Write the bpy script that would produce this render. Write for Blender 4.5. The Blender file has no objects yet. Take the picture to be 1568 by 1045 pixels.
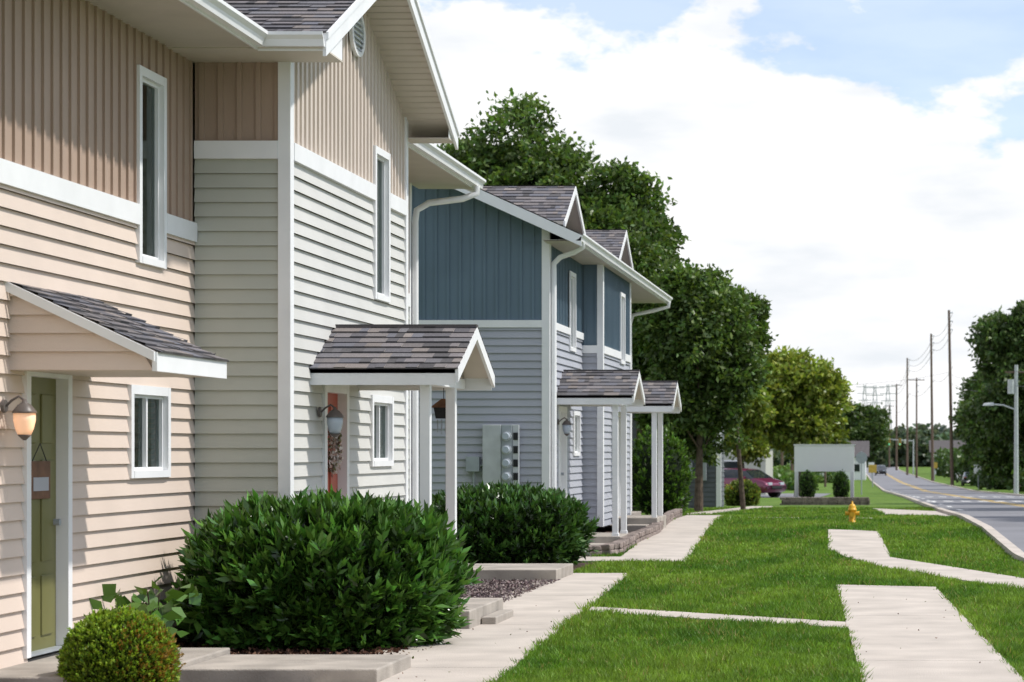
import bpy, math, random
import numpy as np
from mathutils import Vector
random.seed(7); rng=np.random.default_rng(11)
S=bpy.context.scene
COL=S.collection
# ---------------------------------------------------------------- materials
def nmat(name):
    m=bpy.data.materials.new(name); m.use_nodes=True
    nt=m.node_tree; b=nt.nodes['Principled BSDF']; return m,nt,b
def N(nt,t,**k):
    n=nt.nodes.new(t)
    for a,v in k.items(): setattr(n,a,v)
    return n
def paint(name,col,rough=.55,var=.08,scale=3.0,bump=0.0,bscale=60,spec=.3,dirt=None):
    m,nt,b=nmat(name)
    tc=N(nt,'ShaderNodeTexCoord'); no=N(nt,'ShaderNodeTexNoise'); no.inputs['Scale'].default_value=scale; no.inputs['Detail'].default_value=6
    nt.links.new(tc.outputs['Object'],no.inputs['Vector'])
    r=N(nt,'ShaderNodeValToRGB'); c=np.array(col)
    lo=c*(1-var*1.6); hi=np.minimum(c*(1+var),1)
    if dirt is not None: lo=np.array(dirt)
    r.color_ramp.elements[0].position=.3; r.color_ramp.elements[1].position=.7
    r.color_ramp.elements[0].color=(*lo,1); r.color_ramp.elements[1].color=(*hi,1)
    nt.links.new(no.outputs['Fac'],r.inputs['Fac']); nt.links.new(r.outputs['Color'],b.inputs['Base Color'])
    b.inputs['Roughness'].default_value=rough; b.inputs['Specular IOR Level'].default_value=spec
    if bump>0:
        n2=N(nt,'ShaderNodeTexNoise'); n2.inputs['Scale'].default_value=bscale; n2.inputs['Detail'].default_value=5
        nt.links.new(tc.outputs['Object'],n2.inputs['Vector'])
        bp=N(nt,'ShaderNodeBump'); bp.inputs['Strength'].default_value=bump; bp.inputs['Distance'].default_value=.02
        nt.links.new(n2.outputs['Fac'],bp.inputs['Height']); nt.links.new(bp.outputs['Normal'],b.inputs['Normal'])
    return m
def attrmat(name,rough=.5,transl=0.0,spec=.3,noise=0.0,bump=0.0):
    m,nt,b=nmat(name)
    a=N(nt,'ShaderNodeAttribute',attribute_name='Col'); src=a.outputs['Color']
    if noise>0:
        tc=N(nt,'ShaderNodeTexCoord'); no=N(nt,'ShaderNodeTexNoise'); no.inputs['Scale'].default_value=90; no.inputs['Detail'].default_value=3
        nt.links.new(tc.outputs['Object'],no.inputs['Vector'])
        mr=N(nt,'ShaderNodeMapRange'); mr.inputs['From Min'].default_value=.3; mr.inputs['From Max'].default_value=.7
        mr.inputs['To Min'].default_value=1-noise; mr.inputs['To Max'].default_value=1+noise
        nt.links.new(no.outputs['Fac'],mr.inputs['Value'])
        vm=N(nt,'ShaderNodeVectorMath',operation='SCALE'); nt.links.new(src,vm.inputs[0]); nt.links.new(mr.outputs[0],vm.inputs['Scale']); src=vm.outputs[0]
    nt.links.new(src,b.inputs['Base Color'])
    b.inputs['Roughness'].default_value=rough; b.inputs['Specular IOR Level'].default_value=spec
    if transl>0:
        tr=N(nt,'ShaderNodeBsdfTranslucent'); mx=N(nt,'ShaderNodeMixShader'); mx.inputs[0].default_value=transl
        g=N(nt,'ShaderNodeVectorMath',operation='MULTIPLY'); g.inputs[1].default_value=(1.3,1.35,.7)
        nt.links.new(src,g.inputs[0]); nt.links.new(g.outputs[0],tr.inputs['Color'])
        out=nt.nodes['Material Output']
        nt.links.new(b.outputs[0],mx.inputs[1]); nt.links.new(tr.outputs[0],mx.inputs[2]); nt.links.new(mx.outputs[0],out.inputs['Surface'])
    return m
WHITE=paint('white_trim',(.80,.80,.80),.45,.03)
BEIGE=paint('beige_lap_siding',(.66,.545,.46),.5,.04,1.2,.15,90)
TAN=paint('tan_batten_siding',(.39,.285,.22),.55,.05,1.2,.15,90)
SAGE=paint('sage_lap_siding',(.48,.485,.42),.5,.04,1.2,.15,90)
SAGE_LIT=paint('sunlit_sage_siding',(.58,.57,.535),.5,.04,1.2,.15,90)  # lighter copy of the sage siding, sunlight put into its colour
TAN_LIT=paint('sunlit_tan_siding',(.64,.56,.49),.5,.04,1.2,.15,90)  # paler copy of the tan battens, sunlit tone painted in
GREY=paint('grey_lap_siding',(.40,.41,.45),.5,.04,1.2,.15,90)
BLUE=paint('slate_blue_siding',(.125,.18,.225),.5,.06,1.2,.15,90)
DARKG=paint('charcoal_siding',(.11,.12,.13),.5,.06)
SOFF=paint('soffit_panel',(.60,.54,.47),.6,.04)
METAL=paint('grey_metal',(.33,.36,.38),.4,.08,5)
LMETAL=paint('pale_galvanised_metal',(.5,.52,.53),.4,.08,5)
BLACK=paint('black_metal',(.02,.02,.022),.4,.1)
LANT=paint('lantern_grey_metal',(.13,.11,.10),.4,.1)
CONC=paint('concrete',(.50,.445,.39),.85,.10,1.7,.35,70)
CONC2=paint('concrete_step',(.38,.34,.295),.85,.18,3,.35,60)
ASPH=paint('asphalt',(.20,.20,.215),.85,.12,.35,.3,120)
WOODP=paint('weathered_pole_wood',(.16,.11,.085),.85,.2,6)
BARK=paint('bark',(.10,.075,.055),.9,.3,9,.8,25)
STONE=paint('edging_stone',(.26,.21,.185),.9,.3,6,.7,30)
MULCH=paint('mulch_soil',(.075,.045,.036),.95,.5,22,1.0,45,dirt=(.03,.018,.015))
GRAVEL=paint('gravel_bed',(.20,.15,.15),.95,.4,60,1.0,60,dirt=(.06,.045,.045))
YEL=paint('yellow_road_paint',(.60,.40,.08),.7,.15,8)
WPAINT=paint('white_road_paint',(.66,.66,.64),.7,.15,8)
OLIVE=paint('olive_door_paint',(.165,.16,.06),.4,.04)
RED=paint('brick_red_door_paint',(.42,.085,.05),.4,.05)
ROOFD=paint('roof_deck',(.10,.09,.09),.9,.1)
HYD=paint('hydrant_yellow',(.70,.38,.03),.4,.1,10)
BROWN=paint('wood_brown',(.16,.08,.045),.6,.2,12)
SIGNW=paint('white_sign_face',(.88,.88,.88),.5,.01)
SHING=attrmat('asphalt_shingles',.9,0,.1,.25)
LEAF=attrmat('leaves',.42,.28,.35)
LEAFG=attrmat('glossy_leaves',.28,.16,.5)
GRASSB=attrmat('grass_blades',.5,.35,.2)
CHIP=attrmat('loose_chips',.9,0,.1)
def mat_glass():
    m,nt,b=nmat('window_glass'); out=nt.nodes['Material Output']; nt.nodes.remove(b)
    gl=N(nt,'ShaderNodeBsdfGlossy'); gl.inputs['Roughness'].default_value=.012; gl.inputs['Color'].default_value=(.72,.82,.78,1)
    tr=N(nt,'ShaderNodeBsdfTransparent'); tr.inputs['Color'].default_value=(.5,.58,.54,1)
    fr=N(nt,'ShaderNodeFresnel'); fr.inputs['IOR'].default_value=1.5
    mx=N(nt,'ShaderNodeMixShader'); nt.links.new(fr.outputs[0],mx.inputs[0]); nt.links.new(tr.outputs[0],mx.inputs[1]); nt.links.new(gl.outputs[0],mx.inputs[2])
    nt.links.new(mx.outputs[0],out.inputs['Surface']); return m
GLASS=mat_glass()
ROOM=paint('dark_room',(.02,.023,.025),.9,.1)
BLIND=paint('window_blind',(.20,.24,.21),.8,.05)
def mat_carpaint(name,c):
    m,nt,b=nmat(name); b.inputs['Base Color'].default_value=(*c,1); b.inputs['Metallic'].default_value=.3
    b.inputs['Roughness'].default_value=.3; b.inputs['Coat Weight'].default_value=.8; b.inputs['Coat Roughness'].default_value=.05; return m
CGLASS,_n,_b=nmat('car_glass'); _b.inputs['Base Color'].default_value=(.02,.025,.03,1); _b.inputs['Roughness'].default_value=.05
TYRE=paint('tyre_rubber',(.02,.02,.02),.9,.1)
LAMPM,_n,_b=nmat('lamp_glass_lit'); _b.inputs['Base Color'].default_value=(.85,.55,.4,1); _b.inputs['Emission Color'].default_value=(1,.55,.28,1); _b.inputs['Emission Strength'].default_value=.4
LAMPO=paint('lamp_glass_off',(.45,.50,.56),.15,.05)
def mat_ground():
    m,nt,b=nmat('lawn_ground')
    tc=N(nt,'ShaderNodeTexCoord')
    n1=N(nt,'ShaderNodeTexNoise'); n1.inputs['Scale'].default_value=.45; n1.inputs['Detail'].default_value=8
    n2=N(nt,'ShaderNodeTexNoise'); n2.inputs['Scale'].default_value=14; n2.inputs['Detail'].default_value=6
    for n in (n1,n2): nt.links.new(tc.outputs['Object'],n.inputs['Vector'])
    r=N(nt,'ShaderNodeValToRGB'); e=r.color_ramp.elements; e[0].position=.32;e[0].color=(.07,.14,.022,1); e[1].position=.7; e[1].color=(.15,.225,.042,1)
    nt.links.new(n1.outputs['Fac'],r.inputs['Fac'])
    mr=N(nt,'ShaderNodeMapRange'); mr.inputs['From Min'].default_value=.3; mr.inputs['From Max'].default_value=.7; mr.inputs['To Min'].default_value=.6; mr.inputs['To Max'].default_value=1.3
    nt.links.new(n2.outputs['Fac'],mr.inputs['Value'])
    vm=N(nt,'ShaderNodeVectorMath',operation='SCALE'); nt.links.new(r.outputs['Color'],vm.inputs[0]); nt.links.new(mr.outputs[0],vm.inputs['Scale'])
    nt.links.new(vm.outputs[0],b.inputs['Base Color']); b.inputs['Roughness'].default_value=.9; b.inputs['Specular IOR Level'].default_value=.1
    bp=N(nt,'ShaderNodeBump'); bp.inputs['Strength'].default_value=.8; bp.inputs['Distance'].default_value=.05
    nt.links.new(n2.outputs['Fac'],bp.inputs['Height']); nt.links.new(bp.outputs['Normal'],b.inputs['Normal'])
    return m
LAWN=mat_ground()
# ---------------------------------------------------------------- mesh helpers
def empty(name,loc=(0,0,0),rz=0):
    e=bpy.data.objects.new(name,None); e.location=loc; e.rotation_euler=(0,0,rz); e.empty_display_size=.3; COL.objects.link(e); return e
def mk(name,V,F,mat,par=None,smooth=False):
    me=bpy.data.meshes.new(name); me.from_pydata([tuple(v) for v in V],[],F); me.materials.append(mat)
    if smooth: me.polygons.foreach_set('use_smooth',[True]*len(me.polygons))
    me.update(); o=bpy.data.objects.new(name,me); COL.objects.link(o)
    if par: o.parent=par
    return o
HF=[(0,1,2,3),(7,6,5,4),(0,4,5,1),(1,5,6,2),(2,6,7,3),(3,7,4,0)]
def hexa(name,par,b4,t4,mat,bev=0):
    o=mk(name,list(b4)+list(t4),HF,mat,par)
    if bev:
        md=o.modifiers.new('b','BEVEL'); md.width=bev; md.segments=2
    return o
def box(name,par,x0,x1,y0,y1,z0,z1,mat,bev=0):
    x0,x1=min(x0,x1),max(x0,x1); y0,y1=min(y0,y1),max(y0,y1)
    return hexa(name,par,[(x0,y0,z0),(x1,y0,z0),(x1,y1,z0),(x0,y1,z0)],[(x0,y0,z1),(x1,y0,z1),(x1,y1,z1),(x0,y1,z1)],mat,bev)
def board(name,par,p,q,h,t,mat):
    p=Vector(p);q=Vector(q);t=Vector(t);d=Vector((0,0,-h))
    return hexa(name,par,[p+d,q+d,q+d+t,p+d+t],[p,q,q+t,p+t],mat)
def cyl(name,par,p,q,r0,r1,mat,n=12,caps=True,smooth=True):
    p=Vector(p);q=Vector(q);d=(q-p).normalized(); a=d.orthogonal().normalized(); b=d.cross(a)
    V=[];F=[]
    for c,r in((p,r0),(q,r1)):
        for i in range(n):
            t=2*math.pi*i/n; V.append(c+a*math.cos(t)*r+b*math.sin(t)*r)
    for i in range(n): j=(i+1)%n; F.append((i,j,n+j,n+i))
    if caps: F.append(tuple(range(n))[::-1]); F.append(tuple(range(n,2*n)))
    return mk(name,V,F,mat,par,False)
def lathe(name,par,c,prof,mat,n=20):
    V=[];F=[]
    for r,z in prof:
        for i in range(n):
            t=2*math.pi*i/n; V.append((c[0]+r*math.cos(t),c[1]+r*math.sin(t),c[2]+z))
    for k in range(len(prof)-1):
        for i in range(n):
            j=(i+1)%n; F.append((k*n+i,k*n+j,(k+1)*n+j,(k+1)*n+i))
    F.append(tuple(range(n))[::-1]); F.append(tuple((len(prof)-1)*n+i for i in range(n)))
    return mk(name,V,F,mat,par,True)
def pipe(name,par,pts,r,mat):
    cu=bpy.data.curves.new(name,'CURVE'); cu.dimensions='3D'; cu.bevel_depth=r; cu.bevel_resolution=2; cu.use_fill_caps=True
    sp=cu.splines.new('POLY'); sp.points.add(len(pts)-1)
    for i,p in enumerate(pts): sp.points[i].co=(*p,1)
    cu.materials.append(mat); o=bpy.data.objects.new(name,cu); COL.objects.link(o)
    if par: o.parent=par
    return o
def fast(name,V,k,mat,col,par=None):
    V=np.asarray(V,dtype=np.float32).reshape(-1,3); n=len(V); nf=n//k
    me=bpy.data.meshes.new(name); me.vertices.add(n); me.vertices.foreach_set('co',V.ravel())
    me.loops.add(n); me.loops.foreach_set('vertex_index',np.arange(n,dtype=np.int32))
    me.polygons.add(nf); me.polygons.foreach_set('loop_start',np.arange(0,n,k,dtype=np.int32))
    try: me.polygons.foreach_set('loop_total',np.full(nf,k,dtype=np.int32))
    except Exception: pass
    me.update(calc_edges=True)
    c=np.ones((n,4),dtype=np.float32); c[:,:3]=np.repeat(np.asarray(col,dtype=np.float32),k,axis=0)
    at=me.attributes.new('Col','FLOAT_COLOR','POINT'); at.data.foreach_set('color',c.ravel())
    me.materials.append(mat); o=bpy.data.objects.new(name,me); COL.objects.link(o)
    if par: o.parent=par
    return o
def unit(a): return a/np.maximum(np.linalg.norm(a,axis=1,keepdims=True),1e-6)
def leafverts(P,D,L,W,fold=.25):
    n=len(P); D=unit(D); R=unit(np.cross(D,rng.normal(size=(n,3)))); Nn=np.cross(D,R)
    L=np.asarray(L).reshape(-1,1); W=np.asarray(W).reshape(-1,1)
    a=P; c=P+D*L; m=P+D*L*.45
    b=m+R*W*.5+Nn*W*fold; d=m-R*W*.5+Nn*W*fold
    return np.stack([a,b,c,d],axis=1).reshape(-1,3)
# ---------------------------------------------------------------- terrain profile
GY=[-60,38,46,54,200,300,460,4500]; GZ=[0,0,.15,.15,-1.7,-2.3,-2.6,-2.6]
def g(y): return float(np.interp(y,GY,GZ))
def lin(pts,y): return float(np.interp(y,[p[0] for p in pts],[p[1] for p in pts]))
ys=sorted(set(GY+[0,20,60,100,150,600,1000,2000])); xs=[-2500,-400,-60,-20,-8,0,8,20,60,400,2500]
V=[(x,y,g(y)) for y in ys for x in xs]; nx=len(xs)
F=[(j*nx+i,j*nx+i+1,(j+1)*nx+i+1,(j+1)*nx+i) for j in range(len(ys)-1) for i in range(nx-1)]
mk('ground',V,F,LAWN)
EXC=[]
def scan(poly,y):
    xsx=[]
    n=len(poly)
    for i in range(n):
        (xa,ya),(xb,yb)=poly[i],poly[(i+1)%n]
        if (ya<=y<yb) or (yb<=y<ya): xsx.append(xa+(xb-xa)*(y-ya)/(yb-ya))
    return (min(xsx),max(xsx)) if len(xsx)>=2 else None
def sheet(name,poly,zo,mat,thick=0,step=1.0,slab=None,exc=True,par=None):
    if exc: EXC.append(poly)
    y0=min(p[1] for p in poly)+1e-4; y1=max(p[1] for p in poly)-1e-4
    Y=set([y0,y1]+[p[1] for p in poly if y0<p[1]<y1]+[k for k in GY if y0<k<y1])
    y=y0
    while y<y1: Y.add(y); y+=step
    gaps=[]
    if slab:
        y=y0+slab
        while y<y1-.3: Y.update([y,y+.01]); gaps.append((y,y+.01)); y+=slab
    Y=sorted(Y); V=[];F=[]
    for a,b in zip(Y[:-1],Y[1:]):
        if b-a<1e-5: continue
        m=(a+b)/2; ing=any(q[0]<m<q[1] for q in gaps)
        A=scan(poly,a+1e-5 if a<y1 else a); B=scan(poly,b-1e-5)
        if not A or not B: continue
        k=len(V); z=(zo-.012 if ing else zo)
        V+=[(A[0],a,g(a)+z),(A[1],a,g(a)+z),(B[1],b,g(b)+z),(B[0],b,g(b)+z)]; F.append((k,k+1,k+2,k+3))
        if zo>.012 and not ing:
            V+=[(A[0],a,g(a)-.02),(A[1],a,g(a)-.02),(B[1],b,g(b)-.02),(B[0],b,g(b)-.02)]
            F+=[(k,k+3,k+7,k+4),(k+1,k+2,k+6,k+5)]
            if a==Y[0] or any(abs(a-q[1])<1e-4 for q in gaps): F.append((k,k+1,k+5,k+4))
    return mk(name,V,F,mat,par)
# road
RL=[(-60,5.4),(17,3.1),(37,2.25),(65,1.75),(120,1.35),(200,.3),(300,-1.0),(533,-4.0),(800,-3),(1500,20)]
RW=[(-60,9),(80,7.0),(120,6.6),(200,7.2),(1500,9)]
def rl(y): return lin(RL,y)
def rr(y): return rl(y)+lin(RW,y)
yy=[-60,0,17,37,50,65,80,100,120,150,200,250,300,400,533,800,1500]
def road_strip(name,f0,f1,zo,mat,ya=-60,yb=1500,par=None,exc=False):
    Y=sorted(set([y for y in yy+GY if ya<y<yb]+[ya,yb])); V=[];F=[]
    for y in Y: V+=[(f0(y),y,g(y)+zo),(f1(y),y,g(y)+zo)]
    F=[(2*i,2*i+1,2*i+3,2*i+2) for i in range(len(Y)-1)]
    return mk(name,V,F,mat,par)
road_strip('road',rl,rr,.006,ASPH)
for nm,f in (('road_kerb',lambda y:rl(y)-.18),('road_kerb',lambda y:rr(y))):
    Y=[y for y in sorted(set(yy+GY)) if -60<=y<=1500]; V=[];F=[]
    for y in Y:
        x=f(y); z=g(y); V+=[(x,y,z),(x,y,z+.10),(x+.18,y,z+.10),(x+.18,y,z)]
    for i in range(len(Y)-1):
        k=4*i
        for a in range(3): F.append((k+a,k+a+1,k+a+5,k+a+4))
    mk(nm,V,F,CONC)
mid=lambda y:(rl(y)+rr(y))/2
marks=empty('road_markings')
for o in(-.20,.10): road_strip('centre_line',lambda y,o=o:mid(y)+o-.25,lambda y,o=o:mid(y)+o-.10,.011,YEL,20,700,marks)
y=70
for k in range(16):
    road_strip('lane_dash',lambda y:rl(y)+.55,lambda y:rl(y)+.69,.011,WPAINT,y,y+3,marks); y+=9
for yc in (100,128):
    for k in range(9):
        x=.4+k*.72
        V=[(rl(yc)+x,yc,g(yc)+.012),(rl(yc)+x+.4,yc,g(yc)+.012),(rl(yc+3)+x+.4,yc+3,g(yc+3)+.012),(rl(yc+3)+x,yc+3,g(yc+3)+.012)]
        mk('crosswalk_bar',V,[(0,1,2,3)],WPAINT,marks)
# paths
P1=[(-4.0,14),(-2.66,14),(-3.43,32.9),(-4.47,32.9)]
sheet('front_path',P1,.03,CONC,slab=4.6)
sheet('front_path',[(-5.4,36.6),(-2.97,36.4),(-3.3,45),(-3.85,59),(-4.75,59),(-4.3,45),(-4.1,38.0),(-5.4,37.9)],.03,CONC,slab=5.5)
sheet('front_path',[(-5.1,60.5),(-4.2,60.5),(-3.6,80),(-4.3,80)],.03,CONC)
sheet('sidewalk',[(-.02,14),(1.16,14),(.66,29.6),(-.57,30.1)],.03,CONC,slab=5.2)
sheet('cross_walk',[(-.28,22.75),(-.26,23.5),(-3.1,25.9),(-3.06,25.1)],.028,CONC)
sheet('side_walk',[(-.89,40),(.05,34.4),(1.71,29),(2.05,29.2),(1.95,31.3),(.15,37.8),(-.06,45.6),(-1.03,46.6)],.03,CONC)
sheet('driveway_apron',[(.1,60),(1.7,56),(1.75,66),(-.3,74)],.03,CONC)
sheet('cross_walk',[(-3.3,55.0),(-.2,54),(-.2,55),(-3.3,56)],.03,CONC)
sheet('parking_lot',[(-30,124),(-3.2,124),(-3.4,165),(-30,165)],.012,ASPH)
sheet('gravel_bed',[(-6.2,10),(-4.05,14),(-4.0,22),(-4.48,32.9),(-6.2,32.9)],.012,MULCH)
sheet('gravel_bed',[(-5.4,24.8),(-4.08,24.8),(-4.42,31.0),(-5.4,31.0)],.02,GRAVEL)
sheet('planting_bed',[(-6.6,33.6),(-4.25,33.6),(-4.25,36.3),(-6.6,36.3)],.012,MULCH)
sheet('planting_bed',[(-5.9,38.4),(-4.35,38.6),(-4.3,45),(-4.95,58),(-5.9,58)],.016,MULCH)
# ---------------------------------------------------------------- wall helpers
def cutiv(lo,hi,cuts):
    iv=[(lo,hi)]
    for c0,c1 in cuts:
        nv=[]
        for a,b in iv:
            if c1<=a or c0>=b: nv.append((a,b)); continue
            if c0>a: nv.append((a,c0))
            if c1<b: nv.append((c1,b))
        iv=nv
    return [q for q in iv if q[1]-q[0]>1e-4]
def mp(axis,plane,sgn):
    if axis=='y': return lambda a,z,o:(plane+sgn*o,a,z)
    return lambda a,z,o:(a,plane+sgn*o,z)
def siding(name,par,axis,plane,sgn,a0,a1,z0,z1,mat,kind,holes=(),topf=None,e=None,hif=None):
    P=mp(axis,plane,sgn); V=[];F=[]
    def q(*pts):
        k=len(V); V.extend(pts); F.append((k,k+1,k+2,k+3))
    if kind=='lap':
        e=e or .13; zb={z0,z1}; k=0
        while z0+k*e<z1: zb.add(round(z0+k*e,6)); k+=1
        for h in holes:
            for z in h[2:4]:
                if z0<z<z1: zb.add(z)
        zb=sorted(zb)
        for za,zc in zip(zb[:-1],zb[1:]):
            if zc-za<1e-5: continue
            m=(za+zc)/2; c=math.floor((m-z0)/e); f=lambda z:.003+.027*(1-(z-z0-c*e)/e)
            for s0,s1 in cutiv(a0,a1,[(h[0],h[1]) for h in holes if h[2]<m<h[3]]):
                t0,t1=(hif(za),hif(zc)) if hif else (s1,s1)
                q(P(s0,za,f(za)),P(t0,za,f(za)),P(t1,zc,f(zc)),P(s0,zc,f(zc)))
                if abs(za-(z0+c*e))<1e-4: q(P(s0,za,f(za)),P(t0,za,f(za)),P(t0,za+.009,0),P(s0,za+.009,0))
    else:
        e=e or .2; bw=.045; ab={a0,a1}; bats=[]; k=0
        while a0+.04+k*e<a1-.02:
            s=a0+.04+k*e; t=min(s+bw,a1); ab.update([s,t]); bats.append((s,t)); k+=1
        for h in holes:
            for a in h[:2]:
                if a0<a<a1: ab.add(a)
        ab=sorted(ab); tf=topf or (lambda a:z1)
        for aa,ac in zip(ab[:-1],ab[1:]):
            if ac-aa<1e-5: continue
            m=(aa+ac)/2; bt=any(s<m<t for s,t in bats); o=.02 if bt else 0.0
            tt=(tf(aa),tf(ac)); top=max(tt)
            ivs=cutiv(z0,top,[(h[2],h[3]) for h in holes if h[0]<m<h[1]])
            for i,(b0,b1) in enumerate(ivs):
                ta,tb=(tt if abs(b1-top)<1e-6 else (b1,b1))
                q(P(aa,b0,o),P(ac,b0,o),P(ac,tb,o),P(aa,ta,o))
                if bt:
                    q(P(aa,b0,0),P(aa,b0,o),P(aa,ta,o),P(aa,ta,0)); q(P(ac,b0,0),P(ac,b0,o),P(ac,tb,o),P(ac,tb,0))
    return mk(name,V,F,mat,par)
def pbox(name,par,axis,plane,sgn,a0,a1,z0,z1,o0,o1,mat,bev=0):
    if axis=='y': return box(name,par,plane+sgn*o0,plane+sgn*o1,a0,a1,z0,z1,mat,bev)
    return box(name,par,a0,a1,plane+sgn*o0,plane+sgn*o1,z0,z1,mat,bev)
def window(par,axis,plane,sgn,a0,a1,z0,z1,split='v',blind=True,nm='window'):
    w=.075; B=lambda n,aa,ab,za,zb,o0,o1,m: pbox(nm+'_'+n,par,axis,plane,sgn,aa,ab,za,zb,o0,o1,m)
    B('trim',a0,a0+w,z0,z1,-.06,.045,WHITE); B('trim',a1-w,a1,z0,z1,-.06,.045,WHITE)
    B('trim',a0+w,a1-w,z1-w,z1,-.06,.043,WHITE); B('sill',a0+w,a1-w,z0,z0+w*.8,-.06,.05,WHITE)
    i0,i1,j0,j1=a0+w,a1-w,z0+w*.8,z1-w; s=.028
    B('sash',i0,i0+s,j0,j1,-.05,.0,WHITE);B('sash',i1-s,i1,j0,j1,-.05,.0,WHITE);B('sash',i0+s,i1-s,j0,j0+s,-.05,-.002,WHITE);B('sash',i0+s,i1-s,j1-s,j1,-.05,-.002,WHITE)
    if split=='v': mm=(i0+i1)/2; B('mullion',mm-.02,mm+.02,j0+s,j1-s,-.05,.004,WHITE)
    P=mp(axis,plane,sgn)
    mk(nm+'_glass',[P(i0,j0,-.03),P(i1,j0,-.03),P(i1,j1,-.03),P(i0,j1,-.03)],[(0,1,2,3)],GLASS,par)
    B('room_back',i0-.05,i1+.05,j0-.05,j1+.05,-.42,-.40,ROOM)
    if blind and split=='v':
        aa=(i0+i1)/2; z=j0; V=[];F=[]
        while z<j1-.03:
            k=len(V); V+=[P(aa,z,-.085),P(i1,z,-.085),P(i1,z+.036,-.07),P(aa,z+.036,-.07)]; F.append((k,k+1,k+2,k+3)); z+=.045
        mk(nm+'_blind',V,F,BLIND,par)
    return (a0+.02,a1-.02,z0+.02,z1-.02)
def door(par,plane,y0,y1,z0,z1,mat,w=.09):
    B=lambda n,aa,ab,za,zb,o0,o1,m,bv=0: pbox('door_'+n,par,'y',plane,1,aa,ab,za,zb,o0,o1,m,bv)
    B('casing',y0-w,y0,z0,z1+w,-.08,.045,WHITE);B('casing',y1,y1+w,z0,z1+w,-.08,.045,WHITE);B('casing',y0,y1,z1,z1+w,-.08,.043,WHITE)
    B('slab',y0,y1,z0+.02,z1,-.09,-.05,mat); B('threshold',y0,y1,z0,z0+.02,-.09,.03,METAL)
    h=z1-z0; W=y1-y0
    for (f0,f1) in((.12,.42),(.58,.88)):
        for (g0,g1) in((.06,.28),(.33,.70),(.76,.94)):
            aa,ab,za,zb=y0+W*f0,y0+W*f1,z0+h*g0,z0+h*g1
            B('panel',aa,ab,za,zb,-.052,-.036,mat,.008)
    cyl('door_knob',par,(plane-.05,y0+W*.9,z0+h*.47),(plane+.01,y0+W*.9,z0+h*.47),.024,.026,METAL)
    return (y0-.02,y1+.02,z0-.05,z1+.02)
PAL=np.array([(.155,.15,.16),(.185,.17,.175),(.12,.115,.125),(.22,.195,.185),(.145,.145,.165),(.18,.165,.165),(.10,.096,.10)])
def shingles(name,par,O,U,W,ul,vl,seed=0,ex=.14):
    r=np.random.default_rng(seed); O=np.array(O,float);U=np.array(U,float);W=np.array(W,float)
    U/=np.linalg.norm(U); W/=np.linalg.norm(W); Nn=np.cross(U,W); Nn*= (1 if Nn[2]>0 else -1)
    Vs=[];C=[]; v=0
    while v<vl:
        v1=min(v+ex,vl); u=-r.uniform(0,.2)
        while u<ul:
            w=r.choice([.08,.11,.15,.2,.26]); a=max(u,0); b=min(u+w,ul); u+=w
            if b-a<.005: continue
            t=.013+r.choice([0,.007]); 
            p=[O+U*a+W*v+Nn*t,O+U*b+W*v+Nn*t,O+U*b+W*(v1+.01)+Nn*.002,O+U*a+W*(v1+.01)+Nn*.002]
            p2=[O+U*a+W*v,O+U*b+W*v,O+U*b+W*v+Nn*t,O+U*a+W*v+Nn*t]
            c=PAL[r.integers(len(PAL))]*r.uniform(.85,1.15)
            Vs+=p+p2; C+=[c,c*.7]
        v=v1
    return fast(name,np.array(Vs),4,SHING,np.array(C),par)
def roofslab(name,par,p0,p1,p2,p3,th,mat):
    d=Vector((0,0,-th)); a=[Vector(p) for p in (p0,p1,p2,p3)]
    return hexa(name,par,[p+d for p in a],a,mat)
def gutter(name,par,p,q,out):
    p=Vector(p);q=Vector(q);o=Vector(out)
    prof=[(0,-.12),(.07,-.12),(.085,-.06),(.12,-.03),(.12,0),(.11,0),(.10,-.03),(.02,-.10),(0,-.10)]
    V=[];n=len(prof)
    for c in(p,q):
        for a,b in prof: V.append(c+o*a+Vector((0,0,b)))
    F=[(i,(i+1)%n,n+(i+1)%n,n+i) for i in range(n)]+[tuple(range(n)),tuple(range(2*n-1,n-1,-1))]
    return mk(name,V,F,WHITE,par)
def porch(par,xw,xo,y0,y1,ze,rise,px,pz,seed,panel=BEIGE,posts=None):
    """small gabled porch roof, ridge perpendicular to the wall"""
    yc=(y0+y1)/2; zt=ze+.15; zr=zt+rise; L=xo-xw
    sl=math.hypot(yc-y0,rise)
    for s,ya in((1,y0),(-1,y1)):
        roofslab('porch_roof',par,(xw,ya,zt),(xo,ya,zt),(xo,yc,zr),(xw,yc,zr),.05,SOFF)
        shingles('porch_shingles',par,(xw,ya-s*.03,zt-.012),(1,0,0),(0,yc-ya+s*.03,rise+.012),L+.03,sl+.03,seed+s+1)
        board('porch_fascia',par,(xw,ya,zt-.005),(xo,ya,zt-.005),.155,(0,s*.03,0),WHITE)
        board('porch_rake',par,(xo,ya-s*.01,zt-.01),(xo,yc,zr-.006),.12,(.03,0,0),WHITE)
    box('ridge_cap',par,xw,xo+.03,yc-.05,yc+.05,zr-.01,zr+.018,ROOFD)
    xi=xo-.28
    mk('porch_gable',[(xi,y0+.05,ze+.08),(xi,y1-.05,ze+.08),(xi,yc,zr-.06)],[(0,1,2)],panel,par)
    box('porch_beam',par,xi-.1,xi+.02,y0+.06,y1-.06,ze,ze+.1,WHITE)
    box('porch_ceiling',par,xw,xi,y0+.04,y1-.04,ze+.05,ze+.07,SOFF)
    for k,(X,Y) in enumerate(posts):
        box('porch_post',par,X-.048,X+.048,Y-.048,Y+.048,pz,ze+.01,WHITE,.006); box('post_base',par,X-.06,X+.06,Y-.06,Y+.06,pz,pz+.1,WHITE,.006)
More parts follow.
